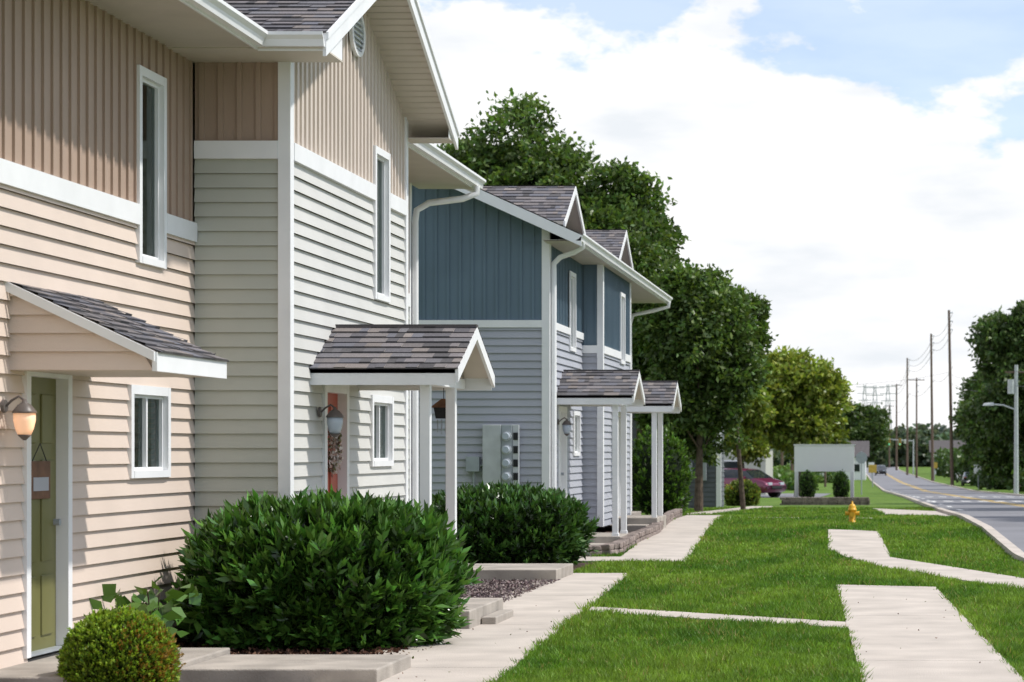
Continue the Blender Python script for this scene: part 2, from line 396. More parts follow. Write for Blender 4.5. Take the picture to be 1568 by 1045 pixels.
def lantern(par,x,y,z,lit):
    cyl('lantern_backplate',par,(x,y,z+.08),(x+.02,y,z+.08),.05,.045,LANT,14)
    pipe('lantern_arm',par,[(x+.02,y,z+.08),(x+.06,y,z+.12),(x+.11,y,z+.15),(x+.15,y,z+.12)],.009,LANT)
    c=(x+.15,y,z)
    lathe('lantern_cap',par,c,[(.085,.03),(.08,.045),(.045,.09),(.02,.105),(.012,.13)],LANT)
    lathe('lantern_glass',par,c,[(.045,-.12),(.062,-.08),(.075,-.02),(.075,.03)],LAMPM if lit else LAMPO)
    lathe('lantern_base',par,c,[(.01,-.16),(.03,-.14),(.05,-.12)],LANT)
    if lit:
        l=bpy.data.lights.new('lantern_bulb','POINT'); l.energy=.8; l.color=(1,.6,.3); l.shadow_soft_size=.06
        o=bpy.data.objects.new('lantern_bulb',l); o.location=(x+.34,y,z-.05); COL.objects.link(o); o.parent=par
# ================================================================ BUILDING 1
b1=empty('two_storey_apartment_house')
XW=-6.2; XB=-5.35; YA=21.76; YB=27.1; YE=31.7; SL=.42; ZE=5.32
h=[door(b1,XW,17.5,18.3,.2,2.24,OLIVE),window(b1,'y',XW,1,19.84,20.94,1.47,2.24,'v'),window(b1,'y',XW,1,20.06,20.82,3.26,4.9,'h')]
siding('lower_siding',b1,'y',XW,1,10,YA,.16,3.57,BEIGE,'lap',h)
siding('upper_siding',b1,'y',XW,1,10,YA,3.72,5.25,TAN,'vert',h)
for a,b in cutiv(10,YA-.03,[(20.06,20.82)]): pbox('band_board',b1,'y',XW,1,a,b,3.57,3.74,0,.05,WHITE)
siding('lower_siding',b1,'y',XW,1,YB,YE,.16,3.57,SAGE,'lap')
siding('upper_siding',b1,'y',XW,1,YB,YE,3.72,5.25,TAN,'vert')
pbox('band_board',b1,'y',XW,1,YB,YE-.1,3.57,3.74,0,.05,WHITE)
box('corner_board',b1,XW-.1,XW+.035,YE-.11,YE+.03,.16,5.2,WHITE)
# bump side facing viewer
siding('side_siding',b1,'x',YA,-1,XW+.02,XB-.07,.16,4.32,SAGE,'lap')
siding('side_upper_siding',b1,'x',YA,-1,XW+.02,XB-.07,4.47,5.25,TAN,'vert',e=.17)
box('side_band',b1,XW+.025,XB-.075,YA-.05,YA,4.32,4.48,WHITE)
box('corner_board',b1,XB-.075,XB+.04,YA-.04,YA+.09,.16,5.5,WHITE,.004)
gt=lambda a: 5.32+SL*(min(a,24.25*2-a)-21.0)-.1
hb=[door(b1,XB,23.15,24.0,.22,2.26,RED,.1),window(b1,'y',XB,1,25.2,26.3,1.53,2.28,'v'),window(b1,'y',XB,1,25.35,26.12,3.29,4.9,'h')]
siding('front_siding',b1,'y',XB,1,YA+.09,YB-.08,.16,4.32,SAGE_LIT,'lap',hb)
siding('front_upper_siding',b1,'y',XB,1,YA+.09,YB-.08,4.47,7,TAN_LIT,'vert',hb,gt,e=.17)
for a,b in cutiv(YA+.09,YB-.08,[(25.35,26.12)]): pbox('band_board',b1,'y',XB,1,a,b,4.32,4.48,0,.048,WHITE)
box('corner_board',b1,XB-.1,XB+.04,YB-.085,YB+.03,.16,5.45,WHITE,.004)
box('bump_far_wall',b1,XW,XB-.1,YB-.05,YB,.1,5.4,SAGE)
box('foundation',b1,XW-.1,XB-.02,YA+.02,YB-.02,-.1,.17,CONC2); box('foundation',b1,-13,XW-.02,10,YE-.02,-.1,.17,CONC2)
box('hidden_filler_core',b1,-14,XW-.7,10,YE-.1,0,5.3,TAN)  # added solid inside the house to block light
siding('end_wall_siding',b1,'x',YE,1,-14,XW-.1,.16,5.3,SAGE,'lap')
box('end_wall',b1,-14,XW-.12,YE-.1,YE-.005,.1,5.3,SAGE)
# oval vent
V=[];F=[];n=28
for r,o in((1,.0),(1,.035),(.78,.035),(.78,.01)):
    for i in range(n):
        t=2*math.pi*i/n; V.append((XB+.02+o,24.5+.31*r*math.cos(t),5.93+.24*r*math.sin(t)))
for k in range(3):
    for i in range(n): j=(i+1)%n; F.append((k*n+i,k*n+j,(k+1)*n+j,(k+1)*n+i))
F.append(tuple(range(3*n,4*n))); mk('oval_vent_rim',V,F,WHITE,b1)
for k in range(7):
    z=5.93-.16+k*.052; w=.31*.78*math.sqrt(max(0,1-((z-5.93)/.19)**2)) if abs(z-5.93)<.19 else .05
    hexa('vent_louvre',b1,[(XB+.035,24.5-w,z),(XB+.055,24.5-w,z-.02),(XB+.055,24.5+w,z-.02),(XB+.035,24.5+w,z)],[(XB+.035,24.5-w,z+.01),(XB+.055,24.5-w,z-.01),(XB+.055,24.5+w,z-.01),(XB+.035,24.5+w,z+.01)],METAL)
# gable roof
XO=-4.85; Y0=21.0; Y1=27.5; YC=24.25; ZR=ZE+SL*(YC-Y0)
for s,ya in((1,Y0),(-1,Y1)):
    roofslab('gable_roof_deck',b1,(-10,ya,ZE),(XO,ya,ZE),(XO,YC,ZR),(-10,YC,ZR),.1,SOFF)
    shingles('gable_shingles',b1,(-10,ya-s*.03,ZE),(1,0,0),(0,YC-ya,ZR-ZE),10+XO+.03,math.hypot(YC-Y0,ZR-ZE)+.03,3)
    board('rake_board',b1,(XO,ya-s*.02,ZE+.0),(XO,YC,ZR+.005),.2,(.03,0,0),WHITE)
    board('rake_drip_edge',b1,(XO+.03,ya-s*.02,ZE+.01),(XO+.03,YC,ZR+.015),.06,(.02,0,0),WHITE)
    yw=YA if s>0 else YB
    box('eave_soffit',b1,XW if s>0 else XB,XO,ya,yw,5.19,5.205,SOFF)
    mk('soffit_return',[(XO-.004,ya,5.19),(XO-.004,yw,5.19),(XO-.004,yw,ZE+SL*abs(yw-ya)-.05),(XO-.004,ya,ZE-.05)],[(0,1,2,3)],WHITE,b1)
    k=0
    while k*.11<abs(YC-ya)-.1:   # soffit panel grooves under the rake overhang
        yq=ya+s*(.12+k*.11); zq=ZE+SL*abs(yq-ya)-.1
        if (yq>YA if s>0 else yq<YB): box('soffit_groove',b1,XB,XO,yq-.006,yq+.006,zq-.012,zq+.01,SOFF)
        k+=1
gutter('gutter',b1,(-5.42,Y0,ZE),(XO+.02,Y0,ZE),(0,-1,0)); board('fascia',b1,(-5.42,Y0+.01,ZE-.01),(XO,Y0+.01,ZE-.01),.14,(0,-.008,0),WHITE)
# main roof
XE=-5.42; XR=-11.; ZM=ZE+SL*(XE-XR)
roofslab('main_roof_deck',b1,(XE,9,ZE),(XE,32.4,ZE),(XR,32.4,ZM),(XR,9,ZM),.1,SOFF)
shingles('main_shingles',b1,(XE+.03,9,ZE),(0,1,0),(XR-XE,0,ZM-ZE),23.4,math.hypot(XR-XE,ZM-ZE),5,.2)
roofslab('main_roof_back',b1,(XR*2-XE,9,ZE),(XR*2-XE,32.4,ZE),(XR,32.4,ZM),(XR,9,ZM),.1,ROOFD)
def soffit_y(par,x0,x1,y0,y1,z):
    V=[];F=[];y=y0
    while y<y1-.02:
        w=.1; y2=min(y+w-.012,y1); y3=min(y+w,y1); k=len(V)
        V+=[(x0,y,z),(x1,y,z),(x1,y2,z),(x0,y2,z),(x1,y3,z+.012),(x0,y3,z+.012)]
        F+=[(k,k+1,k+2,k+3),(k+3,k+2,k+4,k+5)]; y+=w
    mk('soffit',V,F,SOFF,par); box('soffit_backing',par,x0,x1,y0,y1,z+.014,z+.02,SOFF)
soffit_y(b1,XW,XE,9,Y0,5.2); soffit_y(b1,XW,XE,YB+.1,32.4,5.2)
gutter('gutter',b1,(XE,9,ZE),(XE,Y0-.1,ZE),(1,0,0)); gutter('gutter',b1,(XE,27.6,ZE),(XE,32.4,ZE),(1,0,0))
board('fascia',b1,(XE,9,ZE-.01),(XE,21.0,ZE-.01),.13,(-.02,0,0),WHITE); board('fascia',b1,(XE,27.5,ZE-.01),(XE,32.4,ZE-.01),.13,(-.02,0,0),WHITE)
board('rake_board',b1,(XE,32.4,ZE+.01),(XR,32.4,ZM+.01),.2,(0,.03,0),WHITE)
pipe('downspout',b1,[(XE+.06,32.0,5.2),(XE+.06,32.0,5.1),(XE-.1,31.9,5.02),(XW+.25,31.78,4.95),(XW+.1,31.72,4.85),(XW+.08,31.72,4.7),(XW+.08,31.72,.3)],.045,WHITE)
# left door hood (shed roof)
hx=-5.14; hy0=17.14; hy1=18.9
roofslab('hood_roof',b1,(XW,hy0,2.9),(XW,hy1,2.9),(hx,hy1,2.40),(hx,hy0,2.40),.04,SOFF)
shingles('hood_shingles',b1,(hx+.03,hy0-.02,2.39),(0,1,0),(XW-hx-.03,0,.51),hy1-hy0+.04,math.hypot(hx-XW,.5)+.02,9,.12)
for yq,t in((hy0,-.025),(hy1,.025)):
    board('hood_rake',b1,(XW,yq+(t*1.6 if t<0 else 0),2.90),(hx,yq+(t*1.6 if t<0 else 0),2.40),.07,(0,t,0),WHITE)
    mk('hood_cheek',[(XW,yq+(.02 if t<0 else -.02),2.27),(hx,yq+(.02 if t<0 else -.02),2.27),(hx,yq+(.02 if t<0 else -.02),2.37),(XW,yq+(.02 if t<0 else -.02),2.87)],[(0,1,2,3)],BEIGE,b1)
siding('hood_cheek_siding',b1,'x',hy0+.01,-1,XW,hx-.02,2.27,2.84,BEIGE,'lap',e=.13,hif=lambda z: hx-.02-max(0,(z-2.36)/.4717))
box('hood_fascia',b1,hx-.02,hx+.015,hy0-.04,hy1+.02,2.26,2.395,WHITE); box('hood_ceiling',b1,XW,hx-.02,hy0+.03,hy1-.03,2.27,2.285,SOFF)
lantern(b1,XW+.03,16.98,1.93,True)
# front porch
porch(b1,XB,-3.98,22.57,24.68,2.32,.44,0,.2,21,SOFF,[(-4.29,22.75),(-4.29,24.1)])
lantern(b1,XB+.03,22.86,1.98,False)
# ---- stoops
st=empty('concrete_stoop')
box('door_landing',st,-6.18,-5.05,16.3,18.75,-.05,.17,CONC2,.012)
box('lower_step',st,-5.05,-3.62,17.35,18.6,-.05,.13,CONC2,.012); 
st2=empty('concrete_stoop'); box('porch_slab',st2,-5.33,-3.85,22.6,24.6,-.05,.2,CONC2,.012); box('porch_step',st2,-3.84,-3.7,23.2,24.3,-.05,.1,CONC2,.01)
st3=empty('concrete_stoop'); box('landing_slab',st3,-6.15,-4.17,31.0,32.7,-.05,.17,CONC2,.012)
# ================================================================ BUILDING 2
b2=empty('blue_apartment_house')
X2=-5.5;XB2=-5.14;XM2=-5.86;Y2=39.8;YB2=44.3;YC2=49.2;YE2=55.5;XE2=-4.95;YR0=39.25;YR1=55.9;SL2=.45;ZE2=5.22;XR2=-11.2
ZM2=ZE2+SL2*(XE2-XR2)
tf=lambda a: ZE2+SL2*(XE2-a)-.14 if a>XR2 else ZE2+SL2*(XE2-XR2)-SL2*(XR2-a)-.14
siding('side_siding',b2,'x',Y2,-1,-13,X2-.09,.3,3.72,GREY,'lap',e=.125)
siding('side_upper_siding',b2,'x',Y2,-1,-13,X2-.09,3.83,9,BLUE,'vert',(),tf,e=.2)
box('side_band',b2,-13,X2-.09,Y2-.05,Y2,3.72,3.84,WHITE)
box('corner_board',b2,X2-.09,X2+.04,Y2-.04,Y2+.16,.2,5.35,WHITE)
box('side_foundation',b2,-13,X2-.02,Y2+.01,YE2,-.1,.3,CONC2)
hh=[door(b2,X2,41.0,41.85,.35,2.35,WHITE,.1),window(b2,'y',X2,1,42.9,43.8,1.6,2.4,'v'),window(b2,'y',X2,1,42.4,43.2,3.45,4.85,'h')]
siding('front_siding',b2,'y',X2,1,Y2+.16,YB2,.3,3.72,GREY,'lap',hh,e=.125)
siding('front_upper_siding',b2,'y',X2,1,Y2+.16,YB2,3.83,5.2,BLUE,'vert',hh)
for a,b in cutiv(Y2+.16,YB2,[(42.4,43.2)]): pbox('band_board',b2,'y',X2,1,a,b,3.72,3.84,0,.05,WHITE)
siding('bump_side_siding',b2,'x',YB2,-1,X2,XB2-.07,.3,3.5,GREY,'lap',e=.125)
siding('bump_side_upper',b2,'x',YB2,-1,X2,XB2-.07,3.6,5.2,BLUE,'vert')
box('bump_band',b2,X2,XB2-.07,YB2-.05,YB2,3.48,3.62,WHITE)
box('corner_board',b2,XB2-.07,XB2+.04,YB2-.04,YB2+.13,.3,5.2,WHITE)
h3=[door(b2,XB2,46.3,47.1,.35,2.35,WHITE,.1),window(b2,'y',XB2,1,47.3,48.2,1.6,2.4,'v'),window(b2,'y',XB2,1,47.3,48.1,3.4,4.8,'h')]
siding('front_siding',b2,'y',XB2,1,YB2+.13,YC2,.3,3.5,GREY,'lap',h3,e=.125)
siding('front_upper_siding',b2,'y',XB2,1,YB2+.13,YC2-.1,3.6,5.2,BLUE,'vert',h3)
for a,b in cutiv(YB2+.13,YC2-.1,[(47.3,48.1)]): pbox('band_board',b2,'y',XB2,1,a,b,3.48,3.62,0,.05,WHITE)
box('corner_board',b2,XB2-.07,XB2+.04,YC2-.1,YC2+.03,.3,5.2,WHITE); box('bump_far_wall',b2,X2-.5,XB2-.07,YC2-.05,YC2,.2,5.2,GREY)
siding('rear_front_siding',b2,'y',XM2,1,YC2,YE2,.3,3.5,GREY,'lap',e=.125); siding('rear_upper_siding',b2,'y',XM2,1,YC2,YE2,3.6,5.2,BLUE,'vert')
box('corner_board',b2,XM2-.07,XM2+.04,YE2-.1,YE2+.03,.3,5.2,WHITE)
box('hidden_filler_core',b2,-13,-6.4,Y2+.4,YE2,.1,5.2,GREY)
roofslab('main_roof_deck',b2,(XE2,YR0,ZE2),(XE2,YR1,ZE2),(XR2,YR1,ZM2),(XR2,YR0,ZM2),.1,SOFF)
roofslab('main_roof_back',b2,(2*XR2-XE2,YR0,ZE2),(2*XR2-XE2,YR1,ZE2),(XR2,YR1,ZM2),(XR2,YR0,ZM2),.1,ROOFD)
shingles('main_shingles',b2,(XE2+.03,YR0-.03,ZE2),(0,1,0),(XR2-XE2,0,ZM2-ZE2),YR1-YR0,math.hypot(XR2-XE2,ZM2-ZE2),6,.2)
board('rake_board',b2,(XE2+.08,YR0,ZE2-.03),(XR2,YR0,ZM2+.01),.18,(0,-.03,0),WHITE)
soffit_y(b2,X2,XE2,YR0+.02,Y2,5.1); soffit_y(b2,XM2,XE2,Y2,YR1,5.1)
gutter('gutter',b2,(XE2,YR0-.03,ZE2),(XE2,YR1,ZE2),(1,0,0)); board('fascia',b2,(XE2,YR0,ZE2-.01),(XE2,YR1,ZE2-.01),.13,(-.02,0,0),WHITE)
pipe('downspout',b2,[(XE2+.05,39.6,5.12),(XE2+.05,39.6,5.02),(XE2-.1,39.7,4.95),(X2+.2,39.85,4.88),(X2+.09,39.9,4.78),(X2+.09,39.9,4.6),(X2+.09,39.9,.3)],.045,WHITE)
pipe('downspout',b2,[(XE2+.05,55.6,5.12),(XE2+.05,55.6,5.0),(XE2-.3,55.5,4.9),(XM2+.15,55.45,4.8),(XM2+.09,55.45,4.6),(XM2+.09,55.45,.3)],.045,WHITE)
for yc in(41.7,50.0):
    xf=-5.3; zf=5.52; zp=6.25; hw=1.45
    for s in(1,-1):
        ya=yc-s*hw
        roofslab('dormer_roof',b2,(-7.6,ya,zf),(xf,ya,zf),(xf,yc,zp),(-7.6,yc,zp),.06,SOFF)
        shingles('dormer_shingles',b2,(-7.6,ya,zf),(1,0,0),(0,yc-ya,zp-zf),7.6+xf+.02,math.hypot(hw,zp-zf)+.02,int(yc)+s)
        board('dormer_rake',b2,(xf,ya,zf),(xf,yc,zp),.13,(.03,0,0),WHITE)
    mk('dormer_face',[(xf-.45,yc-hw,zf-.3),(xf-.45,yc+hw,zf-.3),(xf-.45,yc+hw,zf),(xf-.45,yc,zp-.05),(xf-.45,yc-hw,zf)],[(0,1,2,3,4)],GREY,b2)
porch(b2,X2,-4.2,40.7,42.6,2.48,.44,0,.2,33,SOFF,[(-4.5,40.85),(-4.5,42.2)])
porch(b2,XB2,-3.98,45.9,47.7,2.44,.44,0,.3,44,SOFF,[(-4.33,46.05),(-4.33,47.3)])
lantern(b2,X2+.03,40.85,2.1,False)
st4=empty('concrete_stoop'); box('porch_slab',st4,-5.48,-4.4,40.7,42.6,0,.25,CONC2,.012); box('porch_step',st4,-4.9,-4.5,39.9,40.7,0,.14,CONC2,.012)
st5=empty('concrete_stoop'); box('porch_slab',st5,-5.1,-4.25,45.8,47.7,.1,.42,CONC2,.012); box('porch_step',st5,-4.8,-4.4,45.2,45.8,.1,.3,CONC2,.012)
# meter bank
mb=empty('electric_meter_bank'); ym=Y2-.03
box('cabinet',mb,-6.54,-6.24,ym-.16,ym,1.13,2.12,LMETAL,.008); box('meter_column',mb,-6.235,-6.06,ym-.15,ym,1.13,2.12,METAL,.008); box('breaker_column',mb,-6.055,-5.95,ym-.13,ym,1.13,2.12,LMETAL,.006)
for k in range(4):
    z=1.27+k*.22
    cyl('meter_socket',mb,(-6.147,ym-.15,z),(-6.147,ym-.19,z),.078,.078,LMETAL,18); cyl('meter_glass',mb,(-6.147,ym-.19,z),(-6.147,ym-.26,z),.062,.052,LAMPO,18)
    box('breaker_window',mb,-6.04,-5.965,ym-.14,ym-.128,z-.06,z+.06,BLACK)
box('junction_box',mb,-6.82,-6.60,ym-.13,ym,1.35,1.60,METAL,.006); pipe('conduit',mb,[(-6.60,ym-.06,1.45),(-6.54,ym-.06,1.45)],.02,METAL)
for x in(-6.7,-6.4,-6.15,-6.0): pipe('conduit',mb,[(x,ym-.05,1.36 if x<-6.6 else 1.13),(x,ym-.05,0)],.022,METAL)
# hanging decor
wd=empty('hanging_birdhouse'); 
pipe('hanger',wd,[(-4.25,24.3,2.33),(-4.25,24.3,2.2)],.004,BLACK)
hexa('house_body',wd,[(-4.32,24.24,2.0),(-4.18,24.24,2.0),(-4.18,24.36,2.0),(-4.32,24.36,2.0)],[(-4.34,24.22,2.12),(-4.16,24.22,2.12),(-4.16,24.38,2.12),(-4.34,24.38,2.12)],BLACK)
hexa('house_roof',wd,[(-4.37,24.2,2.11),(-4.13,24.2,2.11),(-4.13,24.4,2.11),(-4.37,24.4,2.11)],[(-4.27,24.28,2.2),(-4.23,24.28,2.2),(-4.23,24.32,2.2),(-4.27,24.32,2.2)],BROWN)
for k in range(4): cyl('chime_tube',wd,(-4.31+k*.04,24.3,1.99),(-4.31+k*.04,24.3,1.86-.02*(k%2)),.007,.007,METAL,8)
for o in bpy.data.objects:
    if o.parent==wd: o.location=(-.17,.1,.02)
# door sign
ds=empty('hanging_door_sign'); box('plaque',ds,-6.235,-6.215,17.66,18.08,1.34,1.62,BROWN,.004); box('plaque_face',ds,-6.215,-6.211,17.71,18.03,1.40,1.50,GREY)
pipe('cord',ds,[(-6.225,17.72,1.62),(-6.22,17.87,1.75),(-6.225,18.02,1.62)],.004,BLACK)
# wreath
wr=empty('door_wreath'); n=700; t=rng.uniform(0,2*math.pi,n); rr_=.15+rng.normal(0,.025,n); sq=1.2
P=np.stack([np.full(n,XB-.01)+rng.uniform(-.02,.04,n),23.62+rr_*np.cos(t),1.72+rr_*sq*np.sin(t)],1)
D=np.stack([rng.uniform(.0,.5,n),np.cos(t)+rng.normal(0,.8,n),np.sin(t)+rng.normal(0,.8,n)],1)
pc=np.array([(.62,.5,.45),(.45,.33,.27),(.7,.64,.6),(.2,.2,.1)])[rng.integers(0,4,n)]
fast('wreath_leaves',leafverts(P,D,rng.uniform(.03,.06,n),np.full(n,.03)),4,CHIP,pc,wr)
# ================================================================ BUILDING 3 + distant
b3=empty('grey_apartment_house')
siding('side_siding',b3,'x',76,-1,-14,-5.2,-.2,3.4,DARKG,'lap',e=.15); siding('side_upper',b3,'x',76,-1,-14,-5.2,3.5,5.1,DARKG,'vert')
box('corner_board',b3,-5.2,-5.05,75.95,76.1,-.3,5.1,WHITE); siding('front_siding',b3,'y',-5.1,1,76.1,78,-.2,5.1,DARKG,'lap',e=.15)
roofslab('roof_deck',b3,(-4.6,75.4,5.1),(-4.6,78.5,5.1),(-11,78.5,7.9),(-11,75.4,7.9),.12,SOFF); box('hidden_filler_core',b3,-14,-5.2,76.1,78,-.5,5.1,DARKG)
board('rake_board',b3,(-4.6,75.4,5.12),(-11,75.4,7.92),.2,(0,-.03,0),WHITE)
box('electric_meter',b3,-5.75,-5.5,75.8,75.97,.75,1.35,METAL,.01); box('electric_meter',b3,-6.2,-5.95,75.8,75.97,.9,1.3,METAL,.01)
def house(name,x0,x1,y0,y1,zb,zt,rise,wall,ridge='x',win=2):
    e=empty(name)
    box('walls',e,x0,x1,y0,y1,zb,zt,wall)
    if ridge=='x':
        ym_=(y0+y1)/2
        for s,ya in((1,y0-.5),(-1,y1+.5)): roofslab('roof',e,(x0-.5,ya,zt-.1),(x1+.5,ya,zt-.1),(x1+.5,ym_,zt+rise),(x0-.5,ym_,zt+rise),.15,ROOFD)
        for xx in(x0,x1): mk('gable',[(xx,y0,zt),(xx,y1,zt),(xx,ym_,zt+rise-.15)],[(0,1,2)],wall,e)
    else:
        xm=(x0+x1)/2
        for xa in(x0-.5,x1+.5): roofslab('roof',e,(xa,y0-.5,zt-.1),(xa,y1+.5,zt-.1),(xm,y1+.5,zt+rise),(xm,y0-.5,zt+rise),.15,ROOFD)
        mk('gable',[(x0,y0-.01,zt-.05),(x1,y0-.01,zt-.05),(xm,y0-.01,zt+rise-.2)],[(0,1,2)],wall,e)
    for k in range(win):
        xc=x0+(x1-x0)*(k+.5)/win
        box('window_frame',e,xc-.6,xc+.6,y0-.05,y0,zb+1.1,zb+2.3,WHITE); box('window_pane',e,xc-.5,xc+.5,y0-.07,y0-.05,zb+1.2,zb+2.2,CGLASS)
    return e
house('white_garage',-11.5,-7.2,150,160,-1.2,2.6,1.3,SAGE,'y',1)
house('ranch_house',-10,-2.2,330,342,-2.4,1.0,2.0,SIGNW,'x',3)
house('ranch_house',-16,-8,420,435,-2.6,2.5,2.4,GREY,'x',3)
house('ranch_house',13,24,170,182,-1.6,1.6,1.7,BEIGE,'x',3)
house('ranch_house',14,26,260,272,-2.1,1.4,1.9,SIGNW,'x',3)
house('ranch_house',9,18,430,440,-2.6,1.5,2.0,SIGNW,'x',3)
# ================================================================ vegetation
def ncol(base,n,var=.25,yel=0.0):
    c=np.tile(np.array(base),(n,1))*rng.uniform(1-var,1+var,(n,1)); c[:,0]*=rng.uniform(1-var*.5,1+var+yel,n); return np.clip(c,.004,1)
def bushcore(name,par,c,r,ex,col):
    m=paint(name+'_mat',col,.9,.3,8)
    V=[];F=[];a=14;b=24
    for i in range(a+1):
        ph=-math.pi/2+math.pi*i/a
        for j in range(b):
            th=2*math.pi*j/b; d=np.array([math.cos(ph)*math.cos(th),math.cos(ph)*math.sin(th),math.sin(ph)])
            k=(sum(abs(d)**ex))**(-1/ex); p=d*k*np.array(r)*(1+.04*math.sin(5*th+3*ph)); V.append(tuple(np.array(c)+p))
    for i in range(a):
        for j in range(b): F.append((i*b+j,i*b+(j+1)%b,(i+1)*b+(j+1)%b,(i+1)*b+j))
    mk(name,V,F,m,par,True)
def bush(name,c,r,ex,shoots,per,L,W,base,tipcol=None,lump=.08,mat=LEAFG,yel=.2,side=None,sp=.055,tipf=.10):
    e=empty(name,(0,0,0)); c=np.array(c);r=np.array(r)
    d=unit(rng.normal(size=(shoots*2,3))); d=d[d[:,2]>-.75][:shoots]; n=len(d)
    k=(np.sum(np.abs(d)**ex,axis=1))**(-1/ex)
    lm=1+lump*(np.sin(d[:,0]*7+c[0])*np.sin(d[:,1]*8)*np.cos(d[:,2]*6)+.6*np.sin(d[:,0]*17+2)*np.sin(d[:,1]*15+d[:,2]*14))
    dep=1-np.abs(rng.normal(0,sp,n))+ (rng.random(n)<.12)*rng.uniform(0,.10,n)
    P=c+d*k[:,None]*r*(lm*dep)[:,None]
    P[:,2]=np.maximum(P[:,2],.05+g(c[1]))
    SD=unit(unit(d/r)*.9+np.array([0,0,.9])+rng.normal(0,.3,(n,3)))
    P2=np.repeat(P,per,axis=0); S2=np.repeat(SD,per,axis=0); m=len(P2)
    along=np.tile(np.linspace(-.6,.5,per),n)[:,None]*L
    rad=unit(np.cross(S2,rng.normal(size=(m,3))))
    spread=np.tile(np.linspace(1.3,.45,per),n)[:,None]
    D=unit(S2+rad*spread); PP=P2+S2*along
    br=np.repeat(rng.uniform(.5,1.55,n)*(.35+.8*np.clip((dep-.86)/.14,0,1)),per)*np.tile(np.linspace(.5,1.6,per),n)  # deeper leaves coloured darker, standing for shade inside the bush
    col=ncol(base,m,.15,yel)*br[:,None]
    if tipcol is not None:
        ok=rng.random(n)<(tipf if side is None else tipf*3*np.clip(d[:,0]*1.2,0,1)**1.5)
        q=np.repeat(ok,per); col[q]=np.array(tipcol)*rng.uniform(.7,1.2,(q.sum(),1))
    fast('leaves',leafverts(PP,D,rng.uniform(.7,1.15,m)*L,rng.uniform(.8,1.2,m)*W),4,mat,col,e)
    bushcore('dark_shade_core',e,c,r*.82,ex,(base[0]*.15,base[1]*.15,base[2]*.2))  # added dark solid, blocks see-through and paints the shaded inside
    return e
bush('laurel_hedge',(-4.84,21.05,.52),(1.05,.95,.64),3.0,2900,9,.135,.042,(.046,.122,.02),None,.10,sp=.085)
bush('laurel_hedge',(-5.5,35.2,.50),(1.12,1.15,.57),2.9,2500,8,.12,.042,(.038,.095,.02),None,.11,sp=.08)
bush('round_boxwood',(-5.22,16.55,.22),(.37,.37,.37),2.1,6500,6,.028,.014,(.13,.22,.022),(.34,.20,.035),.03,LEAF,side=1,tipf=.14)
bush('small_shrub',(-5.6,60.5,1.0),(.75,.8,1.1),2.3,1100,7,.10,.045,(.06,.13,.02),None,.15,LEAF)
bush('small_shrub',(-4.85,84.0,.1),(.55,.6,.5),2.2,600,7,.10,.05,(.10,.15,.03),(.4,.3,.05),.1,LEAF)
# broad-leaf weed beside the hedge
hp=empty('broadleaf_plant'); n=90
P=np.stack([rng.uniform(-6.12,-5.65,n),rng.uniform(18.9,20.3,n),rng.uniform(.22,.6,n)],1)
D=np.stack([rng.normal(0,1,n),rng.normal(-.3,1,n),rng.uniform(-.3,.5,n)],1)
fast('leaves',leafverts(P,D,rng.uniform(.11,.18,n),rng.uniform(.1,.15,n),.12),4,LEAFG,ncol((.08,.18,.03),n),hp)
for k in range(10): pipe('stem',hp,[(-5.95,19.8,0),(P[k*6][0],P[k*6][1],P[k*6][2])],.006,BARK)
def tree(name,base,crown,rad,nblob,nclump,per,L,col,seed,brs=.33,trunkr=.2,yel=.2,sy=1.0):
    global rng
    R=np.random.default_rng(seed); old=rng; rng=R
    e=empty(name); base=np.array(base,float); c=np.array(crown,float); rad=np.array(rad,float)
    top=c+np.array([0,0,-rad[2]*.3])
    cyl('trunk',e,base,top,trunkr,trunkr*.45,BARK,10)
    B=[]
    for i in range(nblob):
        d=unit(R.normal(size=(1,3)))[0]; q=c+d*rad*(1-brs*.75)*R.uniform(.35,1.0)**.5
        B.append((q,min(rad)*brs*R.uniform(.7,1.35)))
    B.append((c,min(rad)*.6)); B.append((c+np.array([0,0,rad[2]*.35]),min(rad)*.5))
    for i,(q,r) in enumerate(B[:14]):
        s=base+(top-base)*R.uniform(.5,.95); m=(s+q)/2+np.array([0,0,-.1*r])
        pipe('limb',e,[tuple(s),tuple(m),tuple(q)],trunkr*.22,BARK)
    w=np.array([r**2 for _,r in B]); w/=w.sum()
    idx=R.choice(len(B),nclump,p=w); bc=np.array([b[0] for b in B])[idx]; br=np.array([b[1] for b in B])[idx]
    d=unit(R.normal(size=(nclump,3))+np.array([0,0,.25])); rr2=R.uniform(.45,1.0,nclump)**.6*(1+R.normal(0,.10,nclump))
    C=bc+d*(br*rr2)[:,None]
    cr=br*.13+L*.55
    n=nclump*per
    CI=np.repeat(np.arange(nclump),per)
    P=C[CI]+R.normal(0,1,(n,3))*cr[CI][:,None]*np.array([.75,.75,.45])
    D=R.normal(0,1,(n,3))+d[CI]*.8+np.array([0,0,-.3])
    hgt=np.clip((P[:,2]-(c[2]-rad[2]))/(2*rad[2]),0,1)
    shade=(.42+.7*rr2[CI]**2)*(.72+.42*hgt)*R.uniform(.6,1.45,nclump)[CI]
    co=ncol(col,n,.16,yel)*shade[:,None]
    fast('crown_leaves',leafverts(P,D,R.uniform(.7,1.3,n)*L,R.uniform(.6,1.0,n)*L*.75,.2),4,LEAF,co,e)
    rng=old; return e
G1=(.078,.145,.032); G2=(.066,.122,.034); G3=(.19,.27,.04)
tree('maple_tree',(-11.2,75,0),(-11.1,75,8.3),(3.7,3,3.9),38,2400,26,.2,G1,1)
tree('maple_tree',(-13.3,78,0),(-13.3,78,8.6),(2.6,3,3.4),24,1300,24,.2,G1,31)
